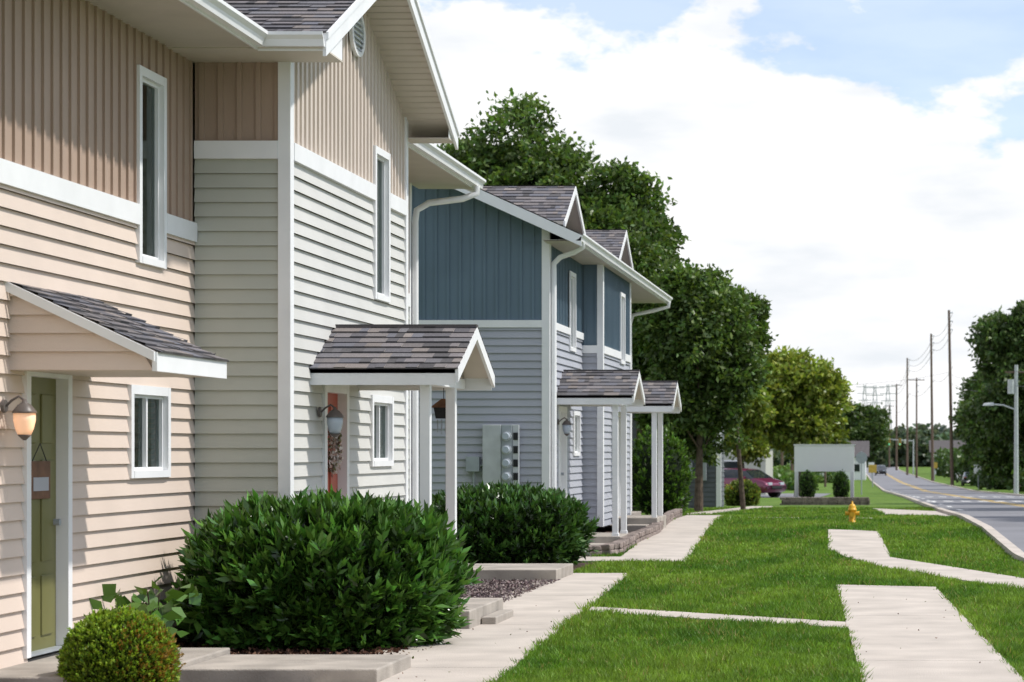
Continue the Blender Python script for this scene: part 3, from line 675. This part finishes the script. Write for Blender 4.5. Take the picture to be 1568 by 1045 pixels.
tree('maple_tree',(-8.7,73,0),(-8.6,73,7.2),(2.6,2.4,3.4),30,1900,26,.19,G1,2)
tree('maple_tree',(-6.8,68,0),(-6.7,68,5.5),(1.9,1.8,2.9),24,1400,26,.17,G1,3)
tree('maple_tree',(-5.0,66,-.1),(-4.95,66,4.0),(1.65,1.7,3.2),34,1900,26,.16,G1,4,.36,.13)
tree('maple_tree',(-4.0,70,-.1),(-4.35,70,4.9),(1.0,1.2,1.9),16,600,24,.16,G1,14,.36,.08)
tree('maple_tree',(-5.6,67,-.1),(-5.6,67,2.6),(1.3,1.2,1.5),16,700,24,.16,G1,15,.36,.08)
tree('linden_tree',(-4.6,132,-.9),(-4.5,132,4.3),(3.0,3,3.6),28,1400,24,.3,G3,5)
tree('linden_tree',(-7.3,128,-.9),(-7.5,128,3.2),(1.6,1.7,2.6),14,500,24,.28,G3,6)
tree('oak_tree',(-2.8,350,-2.4),(-2.6,350,4.4),(4.0,4,4.4),16,600,22,.6,G2,7)
tree('oak_tree',(-9,310,-2.3),(-8.6,310,3.6),(4.5,4,4.4),16,500,22,.6,G2,17)
tree('oak_tree',(10.2,165,-1.2),(9.9,165,6.9),(4.0,3.6,6.6),34,2000,24,.33,G2,8)
tree('oak_tree',(10.9,192,-1.6),(10.3,192,4.6),(4.2,3.5,5.2),26,1300,24,.38,G1,9)
tree('oak_tree',(10.8,215,-1.7),(10.4,215,5.3),(3.8,3.5,6.0),22,1000,24,.4,G2,10)
tree('oak_tree',(11.5,255,-2),(11.5,255,5.0),(4.6,4,5.8),22,900,24,.48,G1,11)
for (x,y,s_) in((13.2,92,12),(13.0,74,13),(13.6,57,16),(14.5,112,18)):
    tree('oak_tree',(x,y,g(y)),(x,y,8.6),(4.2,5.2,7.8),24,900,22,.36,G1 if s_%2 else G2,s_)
# distant tree rows
def treerow(name,items,L,col,seed):
    R=np.random.default_rng(seed); Ps=[];Cs=[]
    for (x,y,w,zt) in items:
        zb=g(y)-.5; n=900
        d=unit(R.normal(size=(n,3))); lump=1+.18*np.sin(d[:,0]*6+x)*np.cos(d[:,2]*7+y)
        p=np.array([x,y,(zt+zb)/2])+d*lump[:,None]*R.uniform(.75,1.0,(n,1))*np.array([w,w,(zt-zb)/2])
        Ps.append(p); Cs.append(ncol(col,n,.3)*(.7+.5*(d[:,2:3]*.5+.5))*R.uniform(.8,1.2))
    P=np.concatenate(Ps); C=np.concatenate(Cs); n=len(P)
    fast(name,leafverts(P,R.normal(size=(n,3)),R.uniform(.7,1.3,n)*L,R.uniform(.7,1.2,n)*L,.2),4,LEAF,C)
items=[]
for k in range(26):
    items.append((-40+k*4.6+random.uniform(-2,2),640+random.uniform(-40,60),random.uniform(5,8),random.uniform(2.5,9)))
treerow('distant_tree_row',items,1.6,(.085,.13,.075),20)
treerow('distant_tree_row',[(-90+k*12+random.uniform(-4,4),1100+random.uniform(-50,50),11,random.uniform(6,15)) for k in range(22)],3.2,(.10,.14,.11),21)
treerow('roadside_shrubs',[(10.5+random.uniform(0,3),170+k*22,1.8+random.random()*1.5,random.uniform(.2,2.2)) for k in range(12)],.5,(.065,.12,.032),22)
treerow('roadside_shrubs',[(-9+random.uniform(-2,2),180+k*28,1.6+random.random(),random.uniform(-.6,.6)) for k in range(5)],.4,(.08,.15,.035),23)
# ---- grass blades
def grass(nb):
    u=rng.random(nb); ya,yb=16.5,75.; Y=1/(1/ya-u*(1/ya-1/yb)); X=rng.uniform(-5.6,4.2,nb)*1.0
    keep=np.ones(nb,bool)
    keep&= X<np.interp(Y,[p[0] for p in RL],[p[1] for p in RL])-.2
    keep&= ~((X<-4.6)&(Y<60))
    XJ=X+rng.normal(0,.022,nb)+.02*np.sin(Y*7); YJ=Y+rng.normal(0,.06,nb)
    for poly in EXC:
        px=np.array([p[0] for p in poly]);py=np.array([p[1] for p in poly]); ins=np.zeros(nb,bool); m=len(poly)
        for i in range(m):
            j=(i+1)%m
            if py[i]==py[j]: continue
            c=((py[i]<=YJ)&(YJ<py[j]))|((py[j]<=YJ)&(YJ<py[i]))
            ins^= c&(XJ<px[i]+(px[j]-px[i])*(YJ-py[i])/(py[j]-py[i]))
        keep&=~ins
    X=X[keep];Y=Y[keep];n=len(X); Z=np.interp(Y,GY,GZ)
    s=(Y/18)**.75
    hgt=rng.uniform(.035,.085,n)*(1+.35*np.sin(X*2.1+Y*.9)*np.sin(Y*1.3-X)+.25*np.sin(X*9+Y*4)*np.sin(Y*6-X*5)); w=rng.uniform(.005,.009,n)*s*1.1
    th=rng.uniform(0,2*math.pi,n); dx=np.cos(th)*w;dy=np.sin(th)*w
    lx=rng.normal(0,.5,n)*hgt;ly=rng.normal(0,.5,n)*hgt
    V=np.stack([np.stack([X-dx,Y-dy,Z],1),np.stack([X+dx,Y+dy,Z],1),np.stack([X+lx,Y+ly,Z+hgt],1)],1).reshape(-1,3)
    nz=np.clip(.5+.3*np.sin(X*1.7+np.sin(Y*.6)*2)+.3*np.sin(Y*.8+np.sin(X*1.9)*1.6)+.3*np.sin(X*5+Y*2.3)*np.sin(Y*3.1-X*2),0,1)
    C=np.array([.085,.185,.022])*(1-nz[:,None])+np.array([.19,.295,.042])*nz[:,None]
    tuft=np.sin(X*13+np.sin(Y*5)*2)*np.sin(Y*9+np.sin(X*6)*2); C*=(1+.26*tuft)[:,None]
    f2=np.sin(X*3.1+Y*.7)*np.sin(Y*.45+1)+.5*np.sin(X*7+Y*3)*np.sin(Y*2.2)
    C*=rng.uniform(.6,1.4,(n,1)); dry=rng.random(n)<(.03+.30*np.clip(f2-.65,0,1)); C[dry]=np.array([.38,.31,.12])*rng.uniform(.7,1.1,(dry.sum(),1))
    fast('lawn_grass',V,3,GRASSB,C)
grass(560000)
# mulch / gravel chips
def chips(name,x0,x1,y0,y1,n,cols,s,z=.02):
    P=np.stack([rng.uniform(x0,x1,n),rng.uniform(y0,y1,n),np.full(n,z)+rng.uniform(0,.02,n)],1)
    D=np.stack([rng.normal(size=n),rng.normal(size=n),rng.normal(0,.35,n)],1)
    C=np.array(cols)[rng.integers(0,len(cols),n)]*rng.uniform(.7,1.2,(n,1))
    fast(name,leafverts(P,D,rng.uniform(.5,1.3,n)*s,rng.uniform(.4,.9,n)*s,.4),4,CHIP,C)
chips('mulch_chips',-6.1,-4.0,18.6,22.8,5000,[(.10,.05,.035),(.05,.03,.025),(.16,.09,.06)],.05)
chips('gravel_stones',-5.3,-4.15,24.7,31,7000,[(.22,.16,.16),(.14,.11,.12),(.32,.27,.25)],.04)
chips('mulch_chips',-5.8,-4.4,38.6,52,5000,[(.12,.07,.055),(.07,.04,.035),(.25,.2,.17)],.07,.06)
chips('path_litter',-3.98,-3.78,17.2,22.5,70,[(.14,.09,.06),(.25,.17,.1)],.025,.032)
chips('path_litter',-3.9,-2.9,17.2,30,30,[(.16,.1,.07),(.12,.15,.04)],.025,.032)
chips('path_litter',-.3,.9,17.5,29,22,[(.16,.1,.07),(.12,.15,.04)],.022,.032)
# edging stones
es=empty('stone_edging')
pts=[(-5.3,38.25),(-4.75,38.3),(-4.42,38.5),(-4.28,39.3),(-4.30,42),(-4.22,45),(-4.5,50),(-4.75,55),(-4.95,59)]
seg=[];
for (xa,ya),(xb,yb) in zip(pts[:-1],pts[1:]):
    L=math.hypot(xb-xa,yb-ya); k=0
    while k<L:
        w=random.uniform(.22,.36); t=(k+w/2)/L
        if t<1: seg.append((xa+(xb-xa)*t,ya+(yb-ya)*t,math.atan2(yb-ya,xb-xa),w))
        k+=w+.02
for x,y,a,w in seg:
    for lay in range(2):
        ww=w/2*.95; d=.09; c,s=math.cos(a),math.sin(a); z=g(y)+lay*.095
        q=lambda u,v,zz:(x+u*c-v*s+random.uniform(-.012,.012),y+u*s+v*c+random.uniform(-.012,.012),zz+random.uniform(-.008,.008))
        hexa('stone',es,[q(-ww,-d,z),q(ww,-d,z),q(ww,d,z),q(-ww,d,z)],[q(-ww,-d,z+.09),q(ww,-d,z+.09),q(ww,d,z+.09),q(-ww,d,z+.09)],STONE,.015)
# ================================================================ sign
sg=empty('entrance_sign'); ys_=90; zg=g(ys_)
box('sign_board',sg,-3.25,-1.02,ys_-.06,ys_+.06,zg+1.15+.06,zg+2.18,SIGNW,.01)
box('board_edge',sg,-3.28,-.99,ys_-.08,ys_+.08,zg+2.18,zg+2.23,WHITE)
for x in(-3.17,-1.1): box('sign_post',sg,x-.07,x+.07,ys_-.07,ys_+.07,zg,zg+1.22,WHITE,.01)
pl=empty('stone_planter'); 
random.seed(3)
for lay in range(3):
    x=-3.65+(lay%2)*.1
    while x<-.45:
        w=random.uniform(.2,.34); box('planter_stone',pl,x,min(x+w-.015,-.42),ys_-3.3,ys_-3.05,zg+lay*.11,zg+lay*.11+.1,STONE,.012); x+=w
box('planter_soil',pl,-3.6,-.45,ys_-3.05,ys_+.5,zg-.05,zg+.2,MULCH)
for x in(-2.75,-1.5): bush('cone_shrub',(x,ys_-.5,zg+.62),(.27,.27,.58),2.0,500,6,.07,.03,(.045,.10,.025),None,.05,LEAF)
# hydrant
fh=empty('fire_hydrant',(-.62,51,g(51)))
c=(0,0,0)
lathe('barrel',fh,c,[(.11,0),(.11,.03),(.075,.035),(.075,.27),(.095,.28),(.095,.305),(.085,.31),(.08,.36),(.05,.41),(.02,.425),(.02,.46)],HYD)
cyl('side_nozzle',fh,(-.13,0,.22),(.13,0,.22),.042,.042,HYD); cyl('nozzle_cap',fh,(-.15,0,.22),(-.125,0,.22),.05,.05,HYD,6); cyl('nozzle_cap',fh,(.125,0,.22),(.15,0,.22),.05,.05,HYD,6)
cyl('pumper_nozzle',fh,(0,0,.2),(0,-.14,.2),.055,.055,HYD); cyl('bonnet_nut',fh,(0,0,.44),(0,0,.48),.022,.018,HYD,5)
# ================================================================ vehicles
def car(name,loc,rz,paintm,L=4.5,W=1.8,H=1.45,van=False):
    e=empty(name,loc,rz)   # forward = +x
    if van: st=[(-.5,.45,.95,.95),(-.48,.3,.98,1.38),(-.3,.25,.98,1.45),(0.0,.22,.97,1.46),(.16,.22,.96,1.38),(.30,.22,.95,.97),(.44,.25,.82,.83),(.49,.33,.66,.67),(.5,.42,.56,.57)]
    else: st=[(-.5,.42,.85,.86),(-.485,.3,.95,.97),(-.36,.25,.96,1.12),(-.2,.22,.95,1.40),(0.02,.22,.94,1.44),(.12,.22,.93,1.36),(.26,.22,.92,.95),(.42,.25,.80,.81),(.49,.33,.66,.67),(.5,.42,.55,.56)]
    V=[];F=[];k=H/1.45
    for (x,zb,zbelt,zr) in st:
        t=1-.10*(abs(x)/.5)**4; w=W/2*t; wr=w*(.74 if zr-zbelt>.1 else .93)
        x*=L
        ring=[(x,-w*.92,zb*k),(x,-w,(zb+.18)*k),(x,-w,zbelt*.82*k),(x,-w*.95,zbelt*k),(x,-wr,(zr-.05 if zr-zbelt>.1 else zr)*k),(x,-wr*.8,zr*k),(x,wr*.8,zr*k),(x,wr,(zr-.05 if zr-zbelt>.1 else zr)*k),(x,w*.95,zbelt*k),(x,w,zbelt*.82*k),(x,w,(zb+.18)*k),(x,w*.92,zb*k)]
        V+=ring
    m=12
    for i in range(len(st)-1):
        for j in range(m): F.append((i*m+j,i*m+(j+1)%m,(i+1)*m+(j+1)%m,(i+1)*m+j))
    F+=[tuple(range(m)),tuple(range(len(st)*m-1,(len(st)-1)*m-1,-1))]
    o=mk('body',V,F,paintm,e,True); o.data.materials.append(CGLASS)
    for i in range(len(st)-1):
        a,b=st[i],st[i+1]
        if max(a[3]-a[2],b[3]-b[2])>.15:
            for j in (3,7): o.data.polygons[i*m+j].material_index=1
            if min(a[3]-a[2],b[3]-b[2])<.2 :
                for j in (4,5,6): o.data.polygons[i*m+j].material_index=1
    for x in(-.31,.32):
        for s in(-1,1):
            y=s*(W/2-.09)
            cyl('wheel',e,(x*L,y-.11*1,.33),(x*L,y+.11,.33),.33,.33,TYRE,20); cyl('hubcap',e,(x*L,y-.115 if s<0 else y,.33),(x*L,y if s<0 else y+.115,.33),.2,.2,LMETAL,12)
            cyl('wheel_arch',e,(x*L,y-.1,.35),(x*L,y+.095+(.02 if s>0 else 0),.35),.39,.39,BLACK,20)
    for s in(-1,1):
        box('headlamp',e,L*.46,L*.495,s*W*.27-.16,s*W*.27+.16,.62*k,.76*k,LAMPO,.02)
        box('mirror',e,L*.17,L*.2,s*W*.52-.09,s*W*.52+.09,.93*k,1.06*k,paintm,.02)
    box('grille',e,L*.49,L*.505,-.42,.42,.45*k,.6*k,BLACK,.01); box('plate',e,-L*.505,-L*.49,-.25,.25,.55*k,.67*k,WHITE)
    for s in(-1,1): box('tail_lamp',e,-L*.5,-L*.475,s*W*.36-.1,s*W*.36+.1,.75*k,.92*k,RED,.01)
    return e
PUR=mat_carpaint('plum_car_paint',(.16,.015,.06)); SIL=mat_carpaint('silver_car_paint',(.5,.5,.52)); DK=mat_carpaint('dark_car_paint',(.03,.03,.035)); RD=mat_carpaint('red_car_paint',(.25,.02,.02))
car('parked_car',(-7.25,126,g(126)+.015),math.radians(-35),PUR,4.5,1.85,1.5,True)
car('parked_car',(-9.3,134,g(134)+.015),math.radians(-60),SIL,4.4,1.8,1.45)
car('moving_car',(mid(400)-1.6,400,g(400)+.01),math.radians(-90),DK,4.6,1.85,1.7,True)
car('parked_car',(9.2,250,g(250)+.02),math.radians(90),DK); car('parked_car',(10.8,262,g(262)+.02),math.radians(80),RD)
car('parked_car',(10.2,300,g(300)+.02),math.radians(90),SIL)
# ================================================================ poles
def pole(x,y,zt,r=.15,arms=1,armw=1.2,lean=0,trans=False,side=0):
    e=empty('utility_pole'); z0=g(y); cyl('pole_shaft',e,(x,y,z0),(x+lean,y,zt),r*1.2,r*.75,WOODP,10)
    for k in range(arms):
        z=zt-.4-k*1.1; box('crossarm',e,x+lean-armw,x+lean+armw,y-.06,y+.06,z,z+.12,WOODP)
        for o in(-.9,-.4,.4,.9): cyl('insulator',e,(x+lean+o*armw,y,z+.12),(x+lean+o*armw,y,z+.32),.05,.03,LAMPO,6)
    for zz in(.0,.9,1.8): cyl('line_insulator',e,(x+lean+.1,y,zt-.3-zz),(x+lean+.4,y,zt-.25-zz),.06,.05,LAMPO,6)
    if trans: cyl('transformer',e,(x+.35,y-.1,zt-2.0),(x+.35,y-.1,zt-1.1),.26,.26,METAL,12)
    return (x+lean,y,zt)
a=pole(7.5+.0,257,16.6,.17,0,lean=-.35); b=pole(6.6,313,16.8,.17,0,lean=-.2); c_=pole(4.35,411,17.4,.17,0); d_=pole(5.2,360,12.5,.14,1); f_=pole(3.2,520,16,.2,1); h_=pole(1.9,600,13,.18,1)
l1=pole(-10.3,250,8.9,.13,1,.7); l2=pole(-8.0,216,8.0,.13,1,.7,trans=True); l3=pole(-12.9,250,8.3,.12,0); pole(-5.6,240,3.8,.1,0)
def pylon(x,y,zt):
    e=empty('transmission_tower'); z0=g(y); w=2.2
    for sx in(-1,1):
        for sy in(-1,1): cyl('leg',e,(x+sx*w,y+sy*w,z0),(x+sx*.4,y+sy*.4,zt),.22,.14,LMETAL,6)
    n=6
    for k in range(n):
        t0,t1=k/n,(k+1)/n; w0=w+(.4-w)*t0; w1=w+(.4-w)*t1; za=z0+(zt-z0)*t0; zb=z0+(zt-z0)*t1
        cyl('brace',e,(x-w0,y-w0,za),(x+w1,y-w1,zb),.1,.1,LMETAL,5); cyl('brace',e,(x+w0,y-w0,za),(x-w1,y-w1,zb),.1,.1,LMETAL,5)
    for k in range(3): cyl('arm',e,(x-3.6+k*.4,y,zt-1-k*2.8),(x+3.6-k*.4,y,zt-1-k*2.8),.16,.16,LMETAL,5)
    return (x,y,zt)
t1=pylon(-2.5,900,26);t2=pylon(2.5,960,28);pylon(-7,1000,29)
def wire(name,p,q,sag,r=.018):
    n=14; pts=[]
    for i in range(n+1):
        t=i/n; pts.append((p[0]+(q[0]-p[0])*t,p[1]+(q[1]-p[1])*t,p[2]+(q[2]-p[2])*t-4*sag*t*(1-t)))
    pipe(name,None,pts,r,BLACK)
for o in(-.3,-1.2,-2.1,-6.0):
    wire('overhead_wire',(a[0]+.4,a[1],a[2]+o),(b[0]+.4,b[1],b[2]+o),.8,.02); wire('overhead_wire',(b[0]+.4,b[1],b[2]+o),(c_[0]+.4,c_[1],c_[2]+o),1.2,.025); wire('overhead_wire',(c_[0]+.4,c_[1],c_[2]+o),(f_[0],f_[1],f_[2]+o),1.2,.03)
for o in(0,-.9): wire('overhead_wire',(8.3,150,6.6+o),(7.3,257,9.8+o),.6,.014); wire('overhead_wire',(9.9,120,6.4+o),(8.3,150,6.6+o),.25,.012)
wire('overhead_wire',l2,l1,.2,.015); wire('overhead_wire',(-7.3,216,7.7),(-1.5,420,8.5),1.2,.02); wire('overhead_wire',(-9.6,250,8.6),(7.2,257,10),.6,.012)
sl=empty('street_lamp'); X=8.35;Yl=150; cyl('lamp_pole',sl,(X,Yl,g(Yl)),(X,Yl,7.0),.16,.11,LMETAL,10)
pipe('lamp_arm',sl,[(X,Yl,4.2),(X-.8,Yl,4.5),(X-1.5,Yl,4.55)],.05,LMETAL); hexa('lamp_head',sl,[(X-2.1,Yl-.16,4.46),(X-1.4,Yl-.16,4.46),(X-1.4,Yl+.16,4.46),(X-2.1,Yl+.16,4.46)],[(X-2.0,Yl-.08,4.62),(X-1.4,Yl-.08,4.68),(X-1.4,Yl+.08,4.68),(X-2.0,Yl+.08,4.62)],LMETAL,.02)
cyl('transformer',sl,(X-.32,Yl,5.2),(X-.32,Yl,6.1),.22,.22,LMETAL,12); box('crossarm',sl,X-.7,X+.7,Yl-.05,Yl+.05,6.5,6.6,WOODP)
# traffic sign seen from behind
ts=empty('stop_sign'); X=-1.25;Yt=150;zg=g(Yt); cyl('sign_pole',ts,(X,Yt,zg),(X,Yt,zg+2.7),.035,.035,METAL,8)
V=[(X+.38*math.cos(math.pi/8+k*math.pi/4),Yt-.05,zg+2.3+.38*math.sin(math.pi/8+k*math.pi/4)) for k in range(8)]; V+=[(v[0],Yt-.06,v[2]) for v in V]
mk('octagon_plate',V,[tuple(range(8)),tuple(range(15,7,-1))]+[(i,(i+1)%8,8+(i+1)%8,8+i) for i in range(8)],METAL,ts)
# traffic signals far down the road
GRN,_n,_b=nmat('signal_green_lens'); _b.inputs['Base Color'].default_value=(.05,.5,.3,1); _b.inputs['Emission Color'].default_value=(.1,1,.6,1); _b.inputs['Emission Strength'].default_value=.6
for (x,y,s) in((rr(430)+.8,430,-1),(rl(455)-.8,455,1)):
    e=empty('traffic_signal'); z0=g(y); cyl('signal_pole',e,(x,y,z0),(x,y,z0+6.2),.14,.1,LMETAL,8); cyl('mast_arm',e,(x,y,z0+5.9),(x+s*4.6,y,z0+6.2),.09,.06,LMETAL,8)
    for o in(2.4,4.3):
        box('signal_housing',e,x+s*o-.2,x+s*o+.2,y-.2,y,z0+5.1,z0+6.3,YEL,.03)
        for k,mm in enumerate((GRN,BLACK,BLACK)): cyl('signal_lens',e,(x+s*o,y-.2,z0+5.32+k*.38),(x+s*o,y-.23,z0+5.32+k*.38),.13,.13,mm,12)
# small roadside signs
for (x,y,hh_,mm) in((-.9,240,2.2,YEL),(8.6,215,2.2,SIGNW),(.4-1.8,330,2.4,SIGNW),(7.2,330,2.4,YEL)):
    e=empty('road_sign'); z0=g(y); cyl('sign_pole',e,(x,y,z0),(x,y,z0+hh_),.05,.05,METAL,8); box('sign_plate',e,x-.4,x+.4,y-.08,y-.05,z0+hh_-.8,z0+hh_,mm,.02)
# mailboxes right side
for (x,y) in((8.6,120),(9.1,138)):
    e=empty('mailbox'); box('mailbox_post',e,x-.05,x+.05,y-.05,y+.05,g(y),g(y)+1.0,WOODP); box('mailbox_body',e,x-.35,x+.2,y-.12,y+.12,g(y)+1.0,g(y)+1.28,BLACK,.05)
# ================================================================ world
el=math.radians(54); az=math.radians(8); dirv=Vector((math.cos(el)*math.cos(az),math.cos(el)*math.sin(az),math.sin(el)))
W=bpy.data.worlds.new('World'); S.world=W; W.use_nodes=True; nt=W.node_tree; bg=nt.nodes['Background']
sky=N(nt,'ShaderNodeTexSky',sky_type='NISHITA'); sky.sun_disc=False; sky.sun_elevation=el; sky.sun_rotation=math.atan2(dirv.x,dirv.y); sky.air_density=1.0; sky.dust_density=.6
tc=N(nt,'ShaderNodeTexCoord'); sep=N(nt,'ShaderNodeSeparateXYZ'); nt.links.new(tc.outputs['Generated'],sep.inputs[0])
mpn=N(nt,'ShaderNodeMapping'); mpn.inputs['Scale'].default_value=(15,15,30); mpn.inputs['Location'].default_value=(2.9,.4,.95); nt.links.new(tc.outputs['Generated'],mpn.inputs['Vector'])
n1=N(nt,'ShaderNodeTexNoise'); n1.inputs['Scale'].default_value=1; n1.inputs['Detail'].default_value=10; n1.inputs['Roughness'].default_value=.58; nt.links.new(mpn.outputs[0],n1.inputs['Vector'])
def M(op,a,b_,c=None):
    m=N(nt,'ShaderNodeMath',operation=op)
    for i,v in enumerate((a,b_,c)):
        if v is None: continue
        if isinstance(v,(int,float)): m.inputs[i].default_value=v
        else: nt.links.new(v,m.inputs[i])
    return m.outputs[0]
edge=M('SUBTRACT',.147,M('MULTIPLY',sep.outputs['X'],.20))
low=M('MULTIPLY',M('SUBTRACT',edge,sep.outputs['Z']),7.5)   # more cloud near the horizon
low=M('MAXIMUM',M('MINIMUM',low,.5),-.04)
f=M('ADD',n1.outputs['Fac'],low)
rmp=N(nt,'ShaderNodeValToRGB'); rmp.color_ramp.elements[0].position=.475; rmp.color_ramp.elements[0].color=(0.42,)*3+(1,); rmp.color_ramp.elements[1].position=.54; rmp.color_ramp.elements[1].color=(1,1,1,1)
nt.links.new(f,rmp.inputs['Fac'])
mp2=N(nt,'ShaderNodeMapping'); mp2.inputs['Scale'].default_value=(10,10,36); mp2.inputs['Location'].default_value=(5,1,2.3); nt.links.new(tc.outputs['Generated'],mp2.inputs['Vector'])
n2=N(nt,'ShaderNodeTexNoise'); n2.inputs['Detail'].default_value=7; n2.inputs['Scale'].default_value=1.2; nt.links.new(mp2.outputs[0],n2.inputs['Vector'])
cr=N(nt,'ShaderNodeValToRGB'); cr.color_ramp.elements[0].position=.33; cr.color_ramp.elements[0].color=(6.7,7.0,7.35,1); cr.color_ramp.elements[1].position=.53; cr.color_ramp.elements[1].color=(8.3,8.3,8.35,1)
nt.links.new(n2.outputs['Fac'],cr.inputs['Fac'])
tint=N(nt,'ShaderNodeVectorMath',operation='MULTIPLY'); tint.inputs[1].default_value=(1.05,1.2,1.4); nt.links.new(sky.outputs[0],tint.inputs[0])
mixc=N(nt,'ShaderNodeMix',data_type='RGBA'); nt.links.new(rmp.outputs['Color'],mixc.inputs[0]); nt.links.new(tint.outputs[0],mixc.inputs[6]); nt.links.new(cr.outputs['Color'],mixc.inputs[7])
nt.links.new(mixc.outputs[2],bg.inputs['Color']); bg.inputs['Strength'].default_value=.13
sun=bpy.data.lights.new('sun','SUN'); sun.energy=4.0; sun.angle=math.radians(1.6); sun.color=(1,.96,.905)
so=bpy.data.objects.new('sun',sun); so.rotation_euler=dirv.to_track_quat('Z','Y').to_euler(); so.location=(0,0,40); COL.objects.link(so)
# ================================================================ camera
cam=bpy.data.cameras.new('camera'); co=bpy.data.objects.new('camera',cam); COL.objects.link(co); co.location=(0,0,1.7); co.rotation_euler=(math.radians(90),0,0)
cam.lens=85; cam.sensor_width=36; cam.shift_x=-.361; cam.shift_y=.1067; cam.clip_end=6000; cam.clip_start=.1
cam.dof.use_dof=True; cam.dof.focus_distance=25; cam.dof.aperture_fstop=4.5
S.camera=co
S.view_settings.view_transform='Standard'; S.view_settings.look='None'; S.view_settings.exposure=0
